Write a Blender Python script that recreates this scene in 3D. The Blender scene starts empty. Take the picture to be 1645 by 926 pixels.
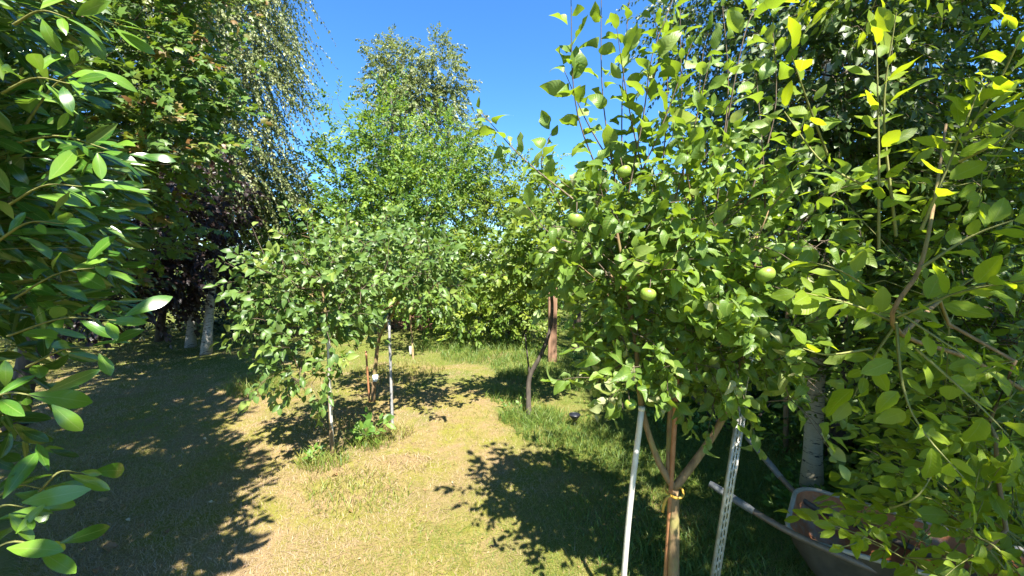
import bpy, math
import numpy as np
from mathutils import Matrix, Vector

R = math.radians
rng = np.random.default_rng(7)
scene = bpy.context.scene
col = scene.collection

# ------------------------------------------------------------------ camera
PW, PH, FPX = 1645.0, 926.0, 640.0          # photograph size, focal length in its pixels
CAMH, PITCH = 1.65, math.atan(43.0 / 640.0)
cd = bpy.data.cameras.new('camera')
cd.sensor_width = 36.0
cd.lens = 36.0 * FPX / PW
cd.clip_start = 0.05
cd.clip_end = 600.0
cam = bpy.data.objects.new('camera', cd)
col.objects.link(cam)
cam.location = (0, 0, CAMH)
cam.rotation_euler = (R(90) - PITCH, 0, 0)
scene.camera = cam

# ------------------------------------------------------------------ sky, sun, exposure
SUNV = Vector((0.20, -0.62, 1.0)).normalized()      # towards the sun
world = bpy.data.worlds.new('World')
scene.world = world
world.use_nodes = True
wn = world.node_tree
wn.nodes.clear()
sky = wn.nodes.new('ShaderNodeTexSky')
sky.sky_type = 'NISHITA'
sky.sun_disc = False
sky.sun_elevation = math.asin(SUNV.z)
sky.sun_rotation = math.atan2(SUNV.x, SUNV.y)
sky.altitude = 0
sky.air_density = 1.0
sky.dust_density = 0.0
sky.ozone_density = 10.0
bg = wn.nodes.new('ShaderNodeBackground')
bg.inputs['Strength'].default_value = 0.088
wo = wn.nodes.new('ShaderNodeOutputWorld')
hs = wn.nodes.new('ShaderNodeHueSaturation')
hs.inputs['Saturation'].default_value = 1.12
wn.links.new(sky.outputs[0], hs.inputs['Color'])
wn.links.new(hs.outputs[0], bg.inputs['Color'])
wn.links.new(bg.outputs[0], wo.inputs['Surface'])
sd = bpy.data.lights.new('sun', 'SUN')
sd.energy = 5.0
sd.angle = R(0.53)
sd.color = (1.0, 0.95, 0.86)
sun = bpy.data.objects.new('sun', sd)
col.objects.link(sun)
sun.location = (3, -8, 14)
sun.rotation_euler = SUNV.to_track_quat('Z', 'Y').to_euler()
vs = scene.view_settings
vs.view_transform = 'Standard'
vs.look = 'None'
vs.gamma = 1.0
vs.use_curve_mapping = False
vs.exposure = 1.95
scene.cycles.max_bounces = 8
scene.cycles.transmission_bounces = 6
scene.cycles.diffuse_bounces = 3

# ------------------------------------------------------------------ small maths
CP, SP = math.cos(PITCH), math.sin(PITCH)
def P(px, py, d):
    """World point seen at photo pixel (px, py) at depth d metres along the view."""
    x = (px - PW / 2) / FPX * d
    y = -(py - PH / 2) / FPX * d
    return np.array((x, d * CP + y * SP, CAMH - d * SP + y * CP))
def G(px, py):
    """Ground point under a photo pixel."""
    a = P(px, py, 1.0); o = np.array((0, 0, CAMH)); v = a - o
    t = -CAMH / v[2]
    p = o + v * t; p[2] = ground_z(p[0], p[1])
    return p
def ground_z(x, y):
    x = np.asarray(x, float); y = np.asarray(y, float)
    return (0.028 * np.sin(x * 1.1 + 0.7) * np.cos(y * 0.9) + 0.016 * np.sin(x * 2.7 + y * 1.9)
            + 0.010 * np.sin(x * 5.1 - y * 3.3) + 0.006 * np.sin(x * 9.0 + 1.3) * np.sin(y * 8.2))
def project(p):
    q = p - np.array((0, 0, CAMH))
    dep = q[:, 1] * CP - q[:, 2] * SP
    up = q[:, 1] * SP + q[:, 2] * CP
    dd = np.where(dep > 0.05, dep, 0.05)
    return PW / 2 + q[:, 0] / dd * FPX, PH / 2 - up / dd * FPX, dep
def unit(v):
    return v / (np.linalg.norm(v, axis=-1, keepdims=True) + 1e-9)
def rdir(n):
    return unit(rng.normal(size=(n, 3)))

# ------------------------------------------------------------------ mesh and object helpers
def np_mesh(name, V, Fs, uv=None, tone=None, smooth=True, vtone=None):
    """V (n,3); Fs list of (m,k) int arrays; uv (n,2) per vertex; tone per face."""
    me = bpy.data.meshes.new(name)
    V = np.asarray(V, np.float32)
    Fs = [np.asarray(f, np.int32) for f in Fs if len(f)]
    idx = np.concatenate([f.ravel() for f in Fs])
    tot = np.concatenate([np.full(len(f), f.shape[1], np.int32) for f in Fs])
    st = np.concatenate(([0], np.cumsum(tot)[:-1])).astype(np.int32)
    me.vertices.add(len(V)); me.vertices.foreach_set('co', V.ravel())
    me.loops.add(len(idx)); me.loops.foreach_set('vertex_index', idx)
    me.polygons.add(len(tot)); me.polygons.foreach_set('loop_start', st); me.polygons.foreach_set('loop_total', tot)
    if smooth:
        me.polygons.foreach_set('use_smooth', np.ones(len(tot), bool))
    if uv is not None:
        l = me.uv_layers.new(name='UVMap')
        l.data.foreach_set('uv', np.asarray(uv, np.float32)[idx].ravel())
    if tone is not None:
        a = me.attributes.new('tone', 'FLOAT', 'FACE')
        a.data.foreach_set('value', np.asarray(tone, np.float32))
    if vtone is not None:
        a = me.attributes.new('tone', 'FLOAT', 'POINT')
        a.data.foreach_set('value', np.asarray(vtone, np.float32))
    me.update(calc_edges=True)
    return me
def link(name, me, mat=None, parent=None, **props):
    if mat is not None and len(me.materials) == 0:
        me.materials.append(mat)
    o = bpy.data.objects.new(name, me)
    col.objects.link(o)
    if parent is not None:
        o.parent = parent
    for k, v in props.items():
        o[k] = v
    return o
def thing(name, label, cat, loc, group=None):
    o = bpy.data.objects.new(name, None)
    o.empty_display_size = 0.1
    col.objects.link(o)
    o.location = tuple(float(c) for c in loc)
    o['label'] = label; o['category'] = cat
    if group: o['group'] = group
    return o
def tag(o, label, cat, group=None):
    o['label'] = label; o['category'] = cat
    if group: o['group'] = group
    return o
def tubes(chains, sides=6, caps=True):
    """chains: list of (points (k,3), radii (k,)). Closed-end tapered tubes -> V, quads, uv, tris."""
    Vs, Qs, Us, Ts = [], [], [], []
    n0 = 0
    ang = np.arange(sides) / sides * 2 * np.pi
    for pts, rad in chains:
        pts = np.asarray(pts, float); rad = np.asarray(rad, float)
        k = len(pts)
        t = unit(np.gradient(pts, axis=0))
        ref = np.array((0.31, 0.87, 0.38)) if abs(t[0][2]) > 0.6 else np.array((0, 0, 1.0))
        u = unit(np.cross(t, ref)); v = np.cross(t, u)
        ring = pts[:, None, :] + rad[:, None, None] * (np.cos(ang)[None, :, None] * u[:, None, :] + np.sin(ang)[None, :, None] * v[:, None, :])
        ln = np.concatenate(([0], np.cumsum(np.linalg.norm(np.diff(pts, axis=0), axis=1))))
        Vs.append(ring.reshape(-1, 3))
        Us.append(np.stack([np.tile(ang / (2 * np.pi), k), np.repeat(ln, sides)], 1))
        i = np.arange(k - 1)[:, None] * sides + np.arange(sides)[None, :]
        j = np.arange(k - 1)[:, None] * sides + (np.arange(sides)[None, :] + 1) % sides
        Qs.append((np.stack([i, j, j + sides, i + sides], -1).reshape(-1, 4)) + n0)
        if not caps:
            n0 += k * sides; continue
        c0, c1 = n0 + k * sides, n0 + k * sides + 1
        Vs.append(np.array([pts[0], pts[-1]])); Us.append(np.zeros((2, 2)))
        a = np.arange(sides); b = (a + 1) % sides
        Ts.append(np.stack([np.full(sides, c0), b + n0, a + n0], 1))
        Ts.append(np.stack([np.full(sides, c1), a + n0 + (k - 1) * sides, b + n0 + (k - 1) * sides], 1))
        n0 += k * sides + 2
    return np.concatenate(Vs), np.concatenate(Qs), np.concatenate(Us), (np.concatenate(Ts) if Ts else [])
def tube_mesh(name, chains, sides=6, off=None, caps=True):
    V, Q, U, T = tubes(chains, sides, caps)
    if off is not None: V = V - np.asarray(off)
    return np_mesh(name, V, [Q, T], uv=U)
def smooth_path(pts, n):
    """Catmull-Rom through the points."""
    pts = np.asarray(pts, float)
    if len(pts) == 2:
        return pts[0] + (pts[1] - pts[0]) * np.linspace(0, 1, n)[:, None]
    q = np.vstack([2 * pts[0] - pts[1], pts, 2 * pts[-1] - pts[-2]])
    s = np.linspace(0, len(pts) - 1, n)
    i = np.minimum(s.astype(int), len(pts) - 2); t = (s - i)[:, None]
    p0, p1, p2, p3 = q[i], q[i + 1], q[i + 2], q[i + 3]
    return 0.5 * ((2 * p1) + (-p0 + p2) * t + (2 * p0 - 5 * p1 + 4 * p2 - p3) * t**2 + (-p0 + 3 * p1 - 3 * p2 + p3) * t**3)
def boxes_mesh(name, bl, bev=0.0):
    """List of (centre, half sizes, 3x3 axes) boxes joined to one connected-by-touch mesh."""
    Vs, Fs = [], []
    c = np.array([(-1,-1,-1),(1,-1,-1),(1,1,-1),(-1,1,-1),(-1,-1,1),(1,-1,1),(1,1,1),(-1,1,1)], float)
    f = np.array([(0,3,2,1),(4,5,6,7),(0,1,5,4),(1,2,6,5),(2,3,7,6),(3,0,4,7)])
    for k, (ce, h, ax) in enumerate(bl):
        Vs.append(np.asarray(ce) + (c * np.asarray(h)) @ np.asarray(ax)); Fs.append(f + 8 * k)
    return np_mesh(name, np.concatenate(Vs), [np.concatenate(Fs)], smooth=False)

# ------------------------------------------------------------------ materials
def new_mat(name):
    m = bpy.data.materials.new(name); m.use_nodes = True
    nt = m.node_tree; nt.nodes.clear()
    out = nt.nodes.new('ShaderNodeOutputMaterial')
    return m, nt, out
def nd(nt, t, **kw):
    n = nt.nodes.new(t)
    for k, v in kw.items():
        if k.startswith('_'): setattr(n, k[1:], v)
        else: n.inputs[k.replace('__', ' ')].default_value = v
    return n
def ramp(nt, stops, fac=None, interp='LINEAR'):
    r = nt.nodes.new('ShaderNodeValToRGB'); e = r.color_ramp.elements
    r.color_ramp.interpolation = interp
    while len(e) < len(stops): e.new(0.5)
    for k, (p, c) in enumerate(stops):
        e[k].position = p; e[k].color = (*c, 1) if len(c) == 3 else c
    if fac is not None: nt.links.new(fac, r.inputs[0])
    return r
def mixc(nt, fac, a, b, mode='MIX'):
    m = nt.nodes.new('ShaderNodeMix'); m.data_type = 'RGBA'; m.blend_type = mode
    for sock, val in ((m.inputs[0], fac), (m.inputs[6], a), (m.inputs[7], b)):
        if hasattr(val, 'links'): nt.links.new(val, sock)
        elif isinstance(val, (int, float)): sock.default_value = val
        else: sock.default_value = (*val, 1)
    return m.outputs[2]
def math_(nt, op, a, b=0.0, c=None):
    m = nt.nodes.new('ShaderNodeMath'); m.operation = op
    for i, val in enumerate((a, b, c)):
        if val is None: continue
        if hasattr(val, 'links'): nt.links.new(val, m.inputs[i])
        else: m.inputs[i].default_value = val
    return m.outputs[0]
def leaf_mat(name, stops, trans=0.42, tcol=(0.30, 0.42, 0.03), rough=0.42, spec=0.5, under=None, veins=0.0, blotch=0.25, wear=0.0):
    """Leaf blade: colour by the leaf's own tone, midrib and side veins from its UVs, paler underside, light through the blade."""
    m, nt, out = new_mat(name)
    L = nt.links.new
    at = nd(nt, 'ShaderNodeAttribute', _attribute_name='tone')
    c = ramp(nt, stops, at.outputs['Fac']).outputs[0]
    tc = nd(nt, 'ShaderNodeTexCoord')
    no = nd(nt, 'ShaderNodeTexNoise', Scale=60.0, Detail=2.0)
    L(tc.outputs['Object'], no.inputs['Vector'])
    c = mixc(nt, math_(nt, 'MULTIPLY', no.outputs['Fac'], blotch), c, stops[0][1])
    bump = None
    if veins > 0:
        uv = nd(nt, 'ShaderNodeUVMap')
        sx = nd(nt, 'ShaderNodeSeparateXYZ'); L(uv.outputs[0], sx.inputs[0])
        au = math_(nt, 'ABSOLUTE', sx.outputs[0])
        mid = math_(nt, 'LESS_THAN', au, 0.055)
        ph = math_(nt, 'SUBTRACT', math_(nt, 'MULTIPLY', sx.outputs[1], 9.0), math_(nt, 'MULTIPLY', au, 2.6))
        sv = math_(nt, 'LESS_THAN', math_(nt, 'FRACT', ph), 0.10)
        bump = nd(nt, 'ShaderNodeBump', Strength=0.16, Distance=0.003)
        L(math_(nt, 'SUBTRACT', math_(nt, 'ABSOLUTE', math_(nt, 'SINE', math_(nt, 'MULTIPLY', ph, 3.1416))), math_(nt, 'MULTIPLY', mid, 0.8)), bump.inputs['Height'])
        vv = math_(nt, 'MAXIMUM', mid, math_(nt, 'MULTIPLY', sv, 0.45))
        c = mixc(nt, math_(nt, 'MULTIPLY', vv, veins), c, (0.30, 0.36, 0.12))
    if wear > 0:                                # brown spots and scorched rims, different on every leaf
        uw = nd(nt, 'ShaderNodeUVMap'); oi = nd(nt, 'ShaderNodeObjectInfo')
        ad = nd(nt, 'ShaderNodeCombineXYZ')
        L(math_(nt, 'MULTIPLY', oi.outputs['Random'], 31.0), ad.inputs[0]); L(math_(nt, 'MULTIPLY', at.outputs['Fac'], 57.0), ad.inputs[1])
        va = nd(nt, 'ShaderNodeVectorMath', _operation='ADD'); L(uw.outputs[0], va.inputs[0]); L(ad.outputs[0], va.inputs[1])
        wn_ = nd(nt, 'ShaderNodeTexNoise', Scale=4.2, Detail=3.0, Roughness=.6); L(va.outputs[0], wn_.inputs['Vector'])
        sw = nd(nt, 'ShaderNodeSeparateXYZ'); L(uw.outputs[0], sw.inputs[0])
        rim = math_(nt, 'MULTIPLY', math_(nt, 'POWER', math_(nt, 'ABSOLUTE', sw.outputs[0]), 4.0), 0.07)
        sp_ = ramp(nt, [(.66, (0, 0, 0)), (.71, (1, 1, 1))], math_(nt, 'ADD', wn_.outputs['Fac'], rim)).outputs[0]
        wc = ramp(nt, [(.35, (0, 0, 0)), (.65, (1, 1, 1))], wn_.outputs['Fac']).outputs[0]
        c = mixc(nt, math_(nt, 'MULTIPLY', wc, .3), c, stops[min(2, len(stops) - 1)][1])
        c = mixc(nt, math_(nt, 'MULTIPLY', sp_, wear), c, (.17, .10, .035))
    top = c
    if under is not None:
        ge = nd(nt, 'ShaderNodeNewGeometry')
        c = mixc(nt, ge.outputs['Backfacing'], c, mixc(nt, 0.75, top, under))
    bs = nd(nt, 'ShaderNodeBsdfPrincipled', Roughness=rough)
    bs.inputs['Specular IOR Level'].default_value = spec
    L(c, bs.inputs['Base Color'])
    if bump is not None and veins > .35: L(bump.outputs[0], bs.inputs['Normal'])
    tr = nd(nt, 'ShaderNodeBsdfTranslucent')
    tcn = mixc(nt, 0.55, top, tcol)
    L(tcn, tr.inputs['Color'])
    mx = nd(nt, 'ShaderNodeMixShader', Fac=trans)
    L(bs.outputs[0], mx.inputs[1]); L(tr.outputs[0], mx.inputs[2])
    L(mx.outputs[0], out.inputs['Surface'])
    return m
def bark_mat(name, c0, c1, scale=18.0, bump=0.5, moss=None, stretch=4.0, rough=0.85):
    m, nt, out = new_mat(name); L = nt.links.new
    tc = nd(nt, 'ShaderNodeTexCoord'); mp = nd(nt, 'ShaderNodeMapping')
    mp.inputs['Scale'].default_value = (1, 1, 1.0 / stretch)
    L(tc.outputs['Object'], mp.inputs[0])
    n1 = nd(nt, 'ShaderNodeTexNoise', Scale=scale * 2, Detail=6.0, Roughness=0.65); L(mp.outputs[0], n1.inputs['Vector'])
    n2 = nd(nt, 'ShaderNodeTexNoise', Scale=scale * 0.3, Detail=3.0); L(tc.outputs['Object'], n2.inputs['Vector'])
    c = ramp(nt, [(0.3, c0), (0.68, c1)], n1.outputs['Fac']).outputs[0]
    if moss is not None:
        c = mixc(nt, ramp(nt, [(0.5, (0, 0, 0)), (0.62, (1, 1, 1))], n2.outputs['Fac']).outputs[0], c, moss)
    bs = nd(nt, 'ShaderNodeBsdfPrincipled', Roughness=rough); L(c, bs.inputs['Base Color'])
    b = nd(nt, 'ShaderNodeBump', Strength=bump, Distance=0.01); L(n1.outputs['Fac'], b.inputs['Height']); L(b.outputs[0], bs.inputs['Normal'])
    L(bs.outputs[0], out.inputs['Surface'])
    return m
def birch_mat(name, white=(0.56, 0.53, 0.47)):
    m, nt, out = new_mat(name); L = nt.links.new
    tc = nd(nt, 'ShaderNodeTexCoord'); mp = nd(nt, 'ShaderNodeMapping')
    mp.inputs['Scale'].default_value = (1, 1, 5.5)
    L(tc.outputs['Object'], mp.inputs[0])
    n1 = nd(nt, 'ShaderNodeTexNoise', Scale=11.0, Detail=6.0, Roughness=0.65); L(mp.outputs[0], n1.inputs['Vector'])
    n2 = nd(nt, 'ShaderNodeTexNoise', Scale=3.0, Detail=5.0, Roughness=0.7); L(tc.outputs['Object'], n2.inputs['Vector'])
    n3 = nd(nt, 'ShaderNodeTexNoise', Scale=30.0, Detail=4.0); L(mp.outputs[0], n3.inputs['Vector'])
    base = mixc(nt, n3.outputs['Fac'], white, tuple(0.62 * w for w in white))
    dark = ramp(nt, [(0.56, (0, 0, 0)), (0.60, (1, 1, 1))], n1.outputs['Fac']).outputs[0]
    c = mixc(nt, dark, base, (0.035, 0.03, 0.026))
    rough_ = ramp(nt, [(0.56, (0, 0, 0)), (0.66, (1, 1, 1))], n2.outputs['Fac']).outputs[0]
    c = mixc(nt, math_(nt, 'MULTIPLY', rough_, 0.8), c, (0.10, 0.085, 0.05))
    bs = nd(nt, 'ShaderNodeBsdfPrincipled', Roughness=0.75); L(c, bs.inputs['Base Color'])
    b = nd(nt, 'ShaderNodeBump', Strength=0.5, Distance=0.01); L(n1.outputs['Fac'], b.inputs['Height']); L(b.outputs[0], bs.inputs['Normal'])
    L(bs.outputs[0], out.inputs['Surface'])
    return m
def plain_mat(name, c0, c1=None, scale=20.0, rough=0.6, metal=0.0, bump=0.0, detail=4.0):
    m, nt, out = new_mat(name); L = nt.links.new
    bs = nd(nt, 'ShaderNodeBsdfPrincipled', Roughness=rough, Metallic=metal)
    tc = nd(nt, 'ShaderNodeTexCoord')
    n = nd(nt, 'ShaderNodeTexNoise', Scale=scale, Detail=detail, Roughness=0.65); L(tc.outputs['Object'], n.inputs['Vector'])
    c = ramp(nt, [(0.35, c0), (0.65, c1 or tuple(0.8 * x for x in c0))], n.outputs['Fac']).outputs[0]
    L(c, bs.inputs['Base Color'])
    if bump:
        b = nd(nt, 'ShaderNodeBump', Strength=bump, Distance=0.005); L(n.outputs['Fac'], b.inputs['Height']); L(b.outputs[0], bs.inputs['Normal'])
    L(bs.outputs[0], out.inputs['Surface'])
    return m

# ------------------------------------------------------------------ leaf blades
def blade(rows, cols, prof, fold=0.25, curl=0.15, wave=0.0, twist=0.0, serr=0.0, seed=0):
    """Leaf of length 1 along +y, blade normal +z. prof(t) = half width."""
    r = np.random.default_rng(seed)
    t = np.linspace(0, 1, rows + 1)
    s = np.linspace(-1, 1, cols + 1)
    T, S = np.meshgrid(t, s, indexing='ij')
    w = np.maximum(prof(T), 0.012)
    if serr: w = w * (1 + serr * np.where(np.abs(S) > 0.99, ((np.arange(rows + 1) % 2) * 2 - 1)[:, None], 0))
    X = S * w
    Z = np.abs(S) * w * fold + wave * np.abs(S) * w * np.sin(T * 9 + S * 1.5 + r.uniform(0, 6)) 
    a = T * curl * 2.2
    Y = np.where(abs(curl) > 1e-3, np.sin(a) / (curl * 2.2 + 1e-9), T)
    Z = Z * np.cos(a) - (1 - np.cos(a)) / (curl * 2.2 + 1e-9)
    ca, sa = np.cos(twist * T), np.sin(twist * T)
    X, Z = X * ca - Z * sa * 0.6, Z + X * sa * 0.6
    V = np.stack([X, Y, Z], -1).reshape(-1, 3)
    UV = np.stack([S, T], -1).reshape(-1, 2)
    n = cols + 1
    i = (np.arange(rows)[:, None] * n + np.arange(cols)[None, :]).ravel()
    F = np.stack([i, i + 1, i + 1 + n, i + n], 1)
    return V, F, UV
def leaf6(w=0.3, pos=0.4, fold=0.3, droop=0.1):
    V = np.array([(0, 0, 0), (-w * .85, pos * .55, w * fold), (-w * .8, pos * 1.35, w * fold - droop * .4), (0, 1, -droop), (w * .8, pos * 1.35, w * fold - droop * .4), (w * .85, pos * .55, w * fold)], float)
    return V, np.array([(0, 3, 2, 1), (0, 5, 4, 3)]), V[:, :2]
def leaf4(w=.3, pos=.42, fold=.25, droop=.1):
    V = np.array([(0, 0, 0), (-w, pos, w * fold), (0, 1, -droop), (w, pos, w * fold)], float)
    return V, np.array([(0, 2, 1), (0, 3, 2)]), V[:, :2]
def leaf_maple(fold=0.1):
    prof = [(0, -.02), (.22, .02), (.48, .10), (.30, .28), (.50, .62), (.22, .58), (0, 1.0)]
    pts = [(x, y) for x, y in prof] + [(-x, y) for x, y in prof[-2:0:-1]]
    c = (0, .3)
    V = np.array([(c[0], c[1], 0)] + [(x, y, -abs(x) * fold * 1.5 - 0.12 * y * y) for x, y in pts])
    k = len(pts)
    F = np.array([(0, 1 + i, 1 + (i + 1) % k) for i in range(k)])
    return V, F, V[:, :2]
ELL = lambda w: (lambda t: w * np.sin(np.pi * np.clip(t, 0, 1) ** 0.85) ** 0.75)
OVA = lambda w: (lambda t: w * np.sin(np.pi * np.clip(t, 0, 1) ** 0.72) ** 0.68)

def frames(axis, nrm):
    y = unit(axis); z = unit(nrm - (nrm * y).sum(-1, keepdims=True) * y); x = np.cross(y, z)
    return np.stack([x, y, z], 1)          # rows are axes (N,3,3)
def bake(tmpls, pos, fr, size, tone, var):
    Vs, Fs, Us, Ts = [], {}, [], {}
    n0 = 0
    for k, (V, F, UV) in enumerate(tmpls):
        m = np.nonzero(var == k)[0]
        if not len(m): continue
        W = np.einsum('vi,nij->nvj', V, fr[m]) * size[m][:, None, None] + pos[m][:, None, :]
        nv = len(V)
        f = F[None] + (np.arange(len(m)) * nv)[:, None, None] + n0
        kk = F.shape[1]
        Fs.setdefault(kk, []).append(f.reshape(-1, kk)); Ts.setdefault(kk, []).append(np.repeat(tone[m], len(F)))
        Vs.append(W.reshape(-1, 3)); Us.append(np.tile(UV, (len(m), 1)))
        n0 += len(m) * nv
    keys = list(Fs)
    return (np.concatenate(Vs), [np.concatenate(Fs[k]) for k in keys], np.concatenate(Us), np.concatenate([np.concatenate(Ts[k]) for k in keys]))
NTRI = [0]
def foliage(root, sets, tm_hi, tm_lo, mat, name='crown', singles=0, hi_dist=2.6, tones=5, cull=None):
    """sets: list of (pos, axis, nrm, size, tone). The leaves that show largest become single 'leaf' objects, the rest one stuff part."""
    pos, axis, nrm, size, tone = [np.concatenate([s[i] for s in sets]) for i in range(5)]
    off = np.array(root.location)
    keep = np.linalg.norm(pos - np.array((0, 0, CAMH)), axis=1) > 0.62
    pos, axis, nrm, size, tone = pos[keep], axis[keep], nrm[keep], size[keep], tone[keep]
    if cull:                                    # leaves that would hang straight in front of an exposed fruit
        qx, qy, qd = project(pos + axis * size[:, None] * 0.5)
        ok = np.ones(len(pos), bool)
        for cx, cy, dd, rr in cull:
            ok &= ~((np.hypot(qx - cx, qy - cy) < rr) & (qd < dd + .02) & (qd > 0))
        pos, axis, nrm, size, tone = pos[ok], axis[ok], nrm[ok], size[ok], tone[ok]
    fr = frames(axis, nrm)
    n = len(pos)
    fr[:, 0] *= rng.uniform(.75, 1.12, (n, 1))
    fr[:, 2] *= rng.uniform(.6, 1.5, (n, 1))
    px, py, dep = project(pos + axis * size[:, None] * 0.5)
    inf = (px > 0) & (px < PW) & (py > 0) & (py < PH) & (dep > 0.2)
    one = np.zeros(n, bool)
    if singles:
        cell = (np.clip(px, 0, PW - 1) // 26).astype(int) * 100 + (np.clip(py, 0, PH - 1) // 26).astype(int)
        near = np.full(8000, 1e9); np.minimum.at(near, cell[inf], dep[inf])
        ok = inf & (dep < near[np.clip(cell, 0, 7999)] + 0.12)
        sc = np.where(ok, size / np.maximum(dep, 0.2), 0)
        pick = np.argsort(-sc)[:singles]; pick = pick[sc[pick] > 0]
        one[pick] = True
        cache = {}
        vi = rng.integers(0, len(tm_hi), n)
        for i in pick:
            key = (vi[i], int(min(tones - 1, tone[i] * tones)))
            if key not in cache:
                V, F, UV = tm_hi[key[0]]
                me = np_mesh('leaf', V, [F], uv=UV, tone=np.full(len(F), (key[1] + .5) / tones)); me.materials.append(mat)
                cache[key] = me
            o = bpy.data.objects.new('leaf', cache[key]); col.objects.link(o); o.parent = root
            M = np.eye(4); M[:3, :3] = (fr[i] * size[i]).T; M[:3, 3] = pos[i] - off
            o.matrix_local = Matrix(M.tolist())
            NTRI[0] += 2 * len(tm_hi[0][1])
    rest = ~one
    if not rest.any(): return None
    dist = np.linalg.norm(pos - np.array((0, 0, CAMH)), axis=1)
    hi = rest & (dist < hi_dist) & (px > -150) & (px < PW + 150) & (py > -200) & (py < PH + 200) & (dep > 0)
    lo = rest & ~hi
    var = np.where(hi, rng.integers(0, len(tm_hi), n), len(tm_hi) + rng.integers(0, len(tm_lo), n))
    b = bake(list(tm_hi) + list(tm_lo), pos[rest] - off, fr[rest], size[rest], tone[rest], var[rest])
    me = np_mesh(name, b[0], b[1], uv=b[2], tone=b[3])
    NTRI[0] += sum(len(f) * (f.shape[1] - 2) for f in b[1])
    return link(name, me, mat, root, kind='stuff')

# ------------------------------------------------------------------ growth
def sprays(B, D, L, m, size, droop=0.2, alpha=0.9, grav=-0.15, flat=0.55, tone=(0.5, 0.22, 0.15), petiole=0.25, t0=0.12, distich=False, up=(.2, -.75, 1), szv=0.22):
    """Twigs from B along D of length L with m leaves each; returns twig polylines and the leaf arrays."""
    N = len(B); D = unit(D)
    tt = np.linspace(0, 1, 4)
    twig = B[:, None] + D[:, None] * (L[:, None] * tt)[..., None]
    twig[..., 2] -= (droop * L)[:, None] * tt ** 2 if np.ndim(droop) else droop * L[:, None] * tt ** 2
    t = t0 + (1 - t0) * (np.arange(m)[None] + rng.uniform(-.3, .3, (N, m))) / max(m - 1, 1)
    t = np.clip(t, 0.02, 1.0)
    p = B[:, None] + D[:, None] * (L[:, None] * t)[..., None]
    dr = np.broadcast_to(np.asarray(droop, float), (N,)) if np.ndim(droop) else np.full(N, droop)
    p[..., 2] -= (dr * L)[:, None] * t ** 2
    T = np.repeat(D[:, None], m, 1).copy(); T[..., 2] -= 2 * dr[:, None] * t
    T = unit(T)
    ref = np.zeros_like(T); ref[..., 2] = 1; ref[..., 0] = 0.13
    u = unit(np.cross(T, ref)); v = np.cross(u, T)
    phi = (np.arange(m)[None] * np.pi if distich else np.arange(m)[None] * 2.4) + rng.uniform(0, 6.28, (N, 1)) * (0 if distich else 1) + rng.normal(0, .35, (N, m))
    s = np.cos(phi)[..., None] * u + np.sin(phi)[..., None] * v
    al = alpha * (1.15 - 0.75 * t) + rng.normal(0, .15, (N, m))
    ax = T * np.cos(al)[..., None] + s * np.sin(al)[..., None]
    ax[..., 2] += grav + rng.normal(0, .12, (N, m))
    ax = unit(ax)
    nr = np.asarray(up, float) + rng.normal(0, flat, (N, m, 3)) + 0.35 * T
    sz = size * (1 + rng.normal(0, szv, (N, m))) * (1.0 - 0.35 * np.abs(t - 0.55))
    sz = np.clip(sz, size * .35, size * 1.7)
    p = p + ax * (petiole * sz)[..., None]
    tn = np.clip(tone[0] + rng.normal(0, tone[1], (N, 1)) + rng.normal(0, tone[2], (N, m)), 0, 1)
    f = lambda a: a.reshape(N * m, -1).squeeze() if a.ndim == 2 else a.reshape(N * m, 3)
    return twig, (f(p), f(ax), f(nr), f(sz), f(tn))
def blob_points(blobs, n, shell=2.2, clump=None):
    """blobs: (centre(3), radii(3), weight). Points inside, biased to the outside."""
    w = np.array([b[2] for b in blobs], float); w /= w.sum()
    k = rng.choice(len(blobs), n, p=w)
    c = np.array([b[0] for b in blobs])[k]; r = np.array([b[1] for b in blobs])[k]
    d = rdir(n); u = rng.uniform(0.02, 1, n) ** (1 / shell / 1.6)
    u = u * (1 + 0.12 * np.sin(d[:, 0] * 5 + k) + 0.12 * np.sin(d[:, 2] * 6 + 2 * k))
    p = c + d * r * u[:, None]
    if clump:                                   # gather the twigs round fewer centres: lit clumps with dark gaps between
        nc, rc = clump
        cen = p[:nc]
        j = np.argmin(((p[:, None, :] - cen[None]) ** 2).sum(2), axis=1)
        p = cen[j] + (p - cen[j]) * .35 + rng.normal(0, rc, p.shape)
    return p, c, r
def pb(px, py, d, rx, ry, rz, w=None):
    """Blob given by photo pixel, depth, pixel radii and depth radius in metres."""
    c = P(px, py, d); r = (rx / FPX * d, rz, ry / FPX * d)
    return (c, np.array(r), w if w is not None else (r[0] * r[1] * r[2]) ** 0.7)
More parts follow.
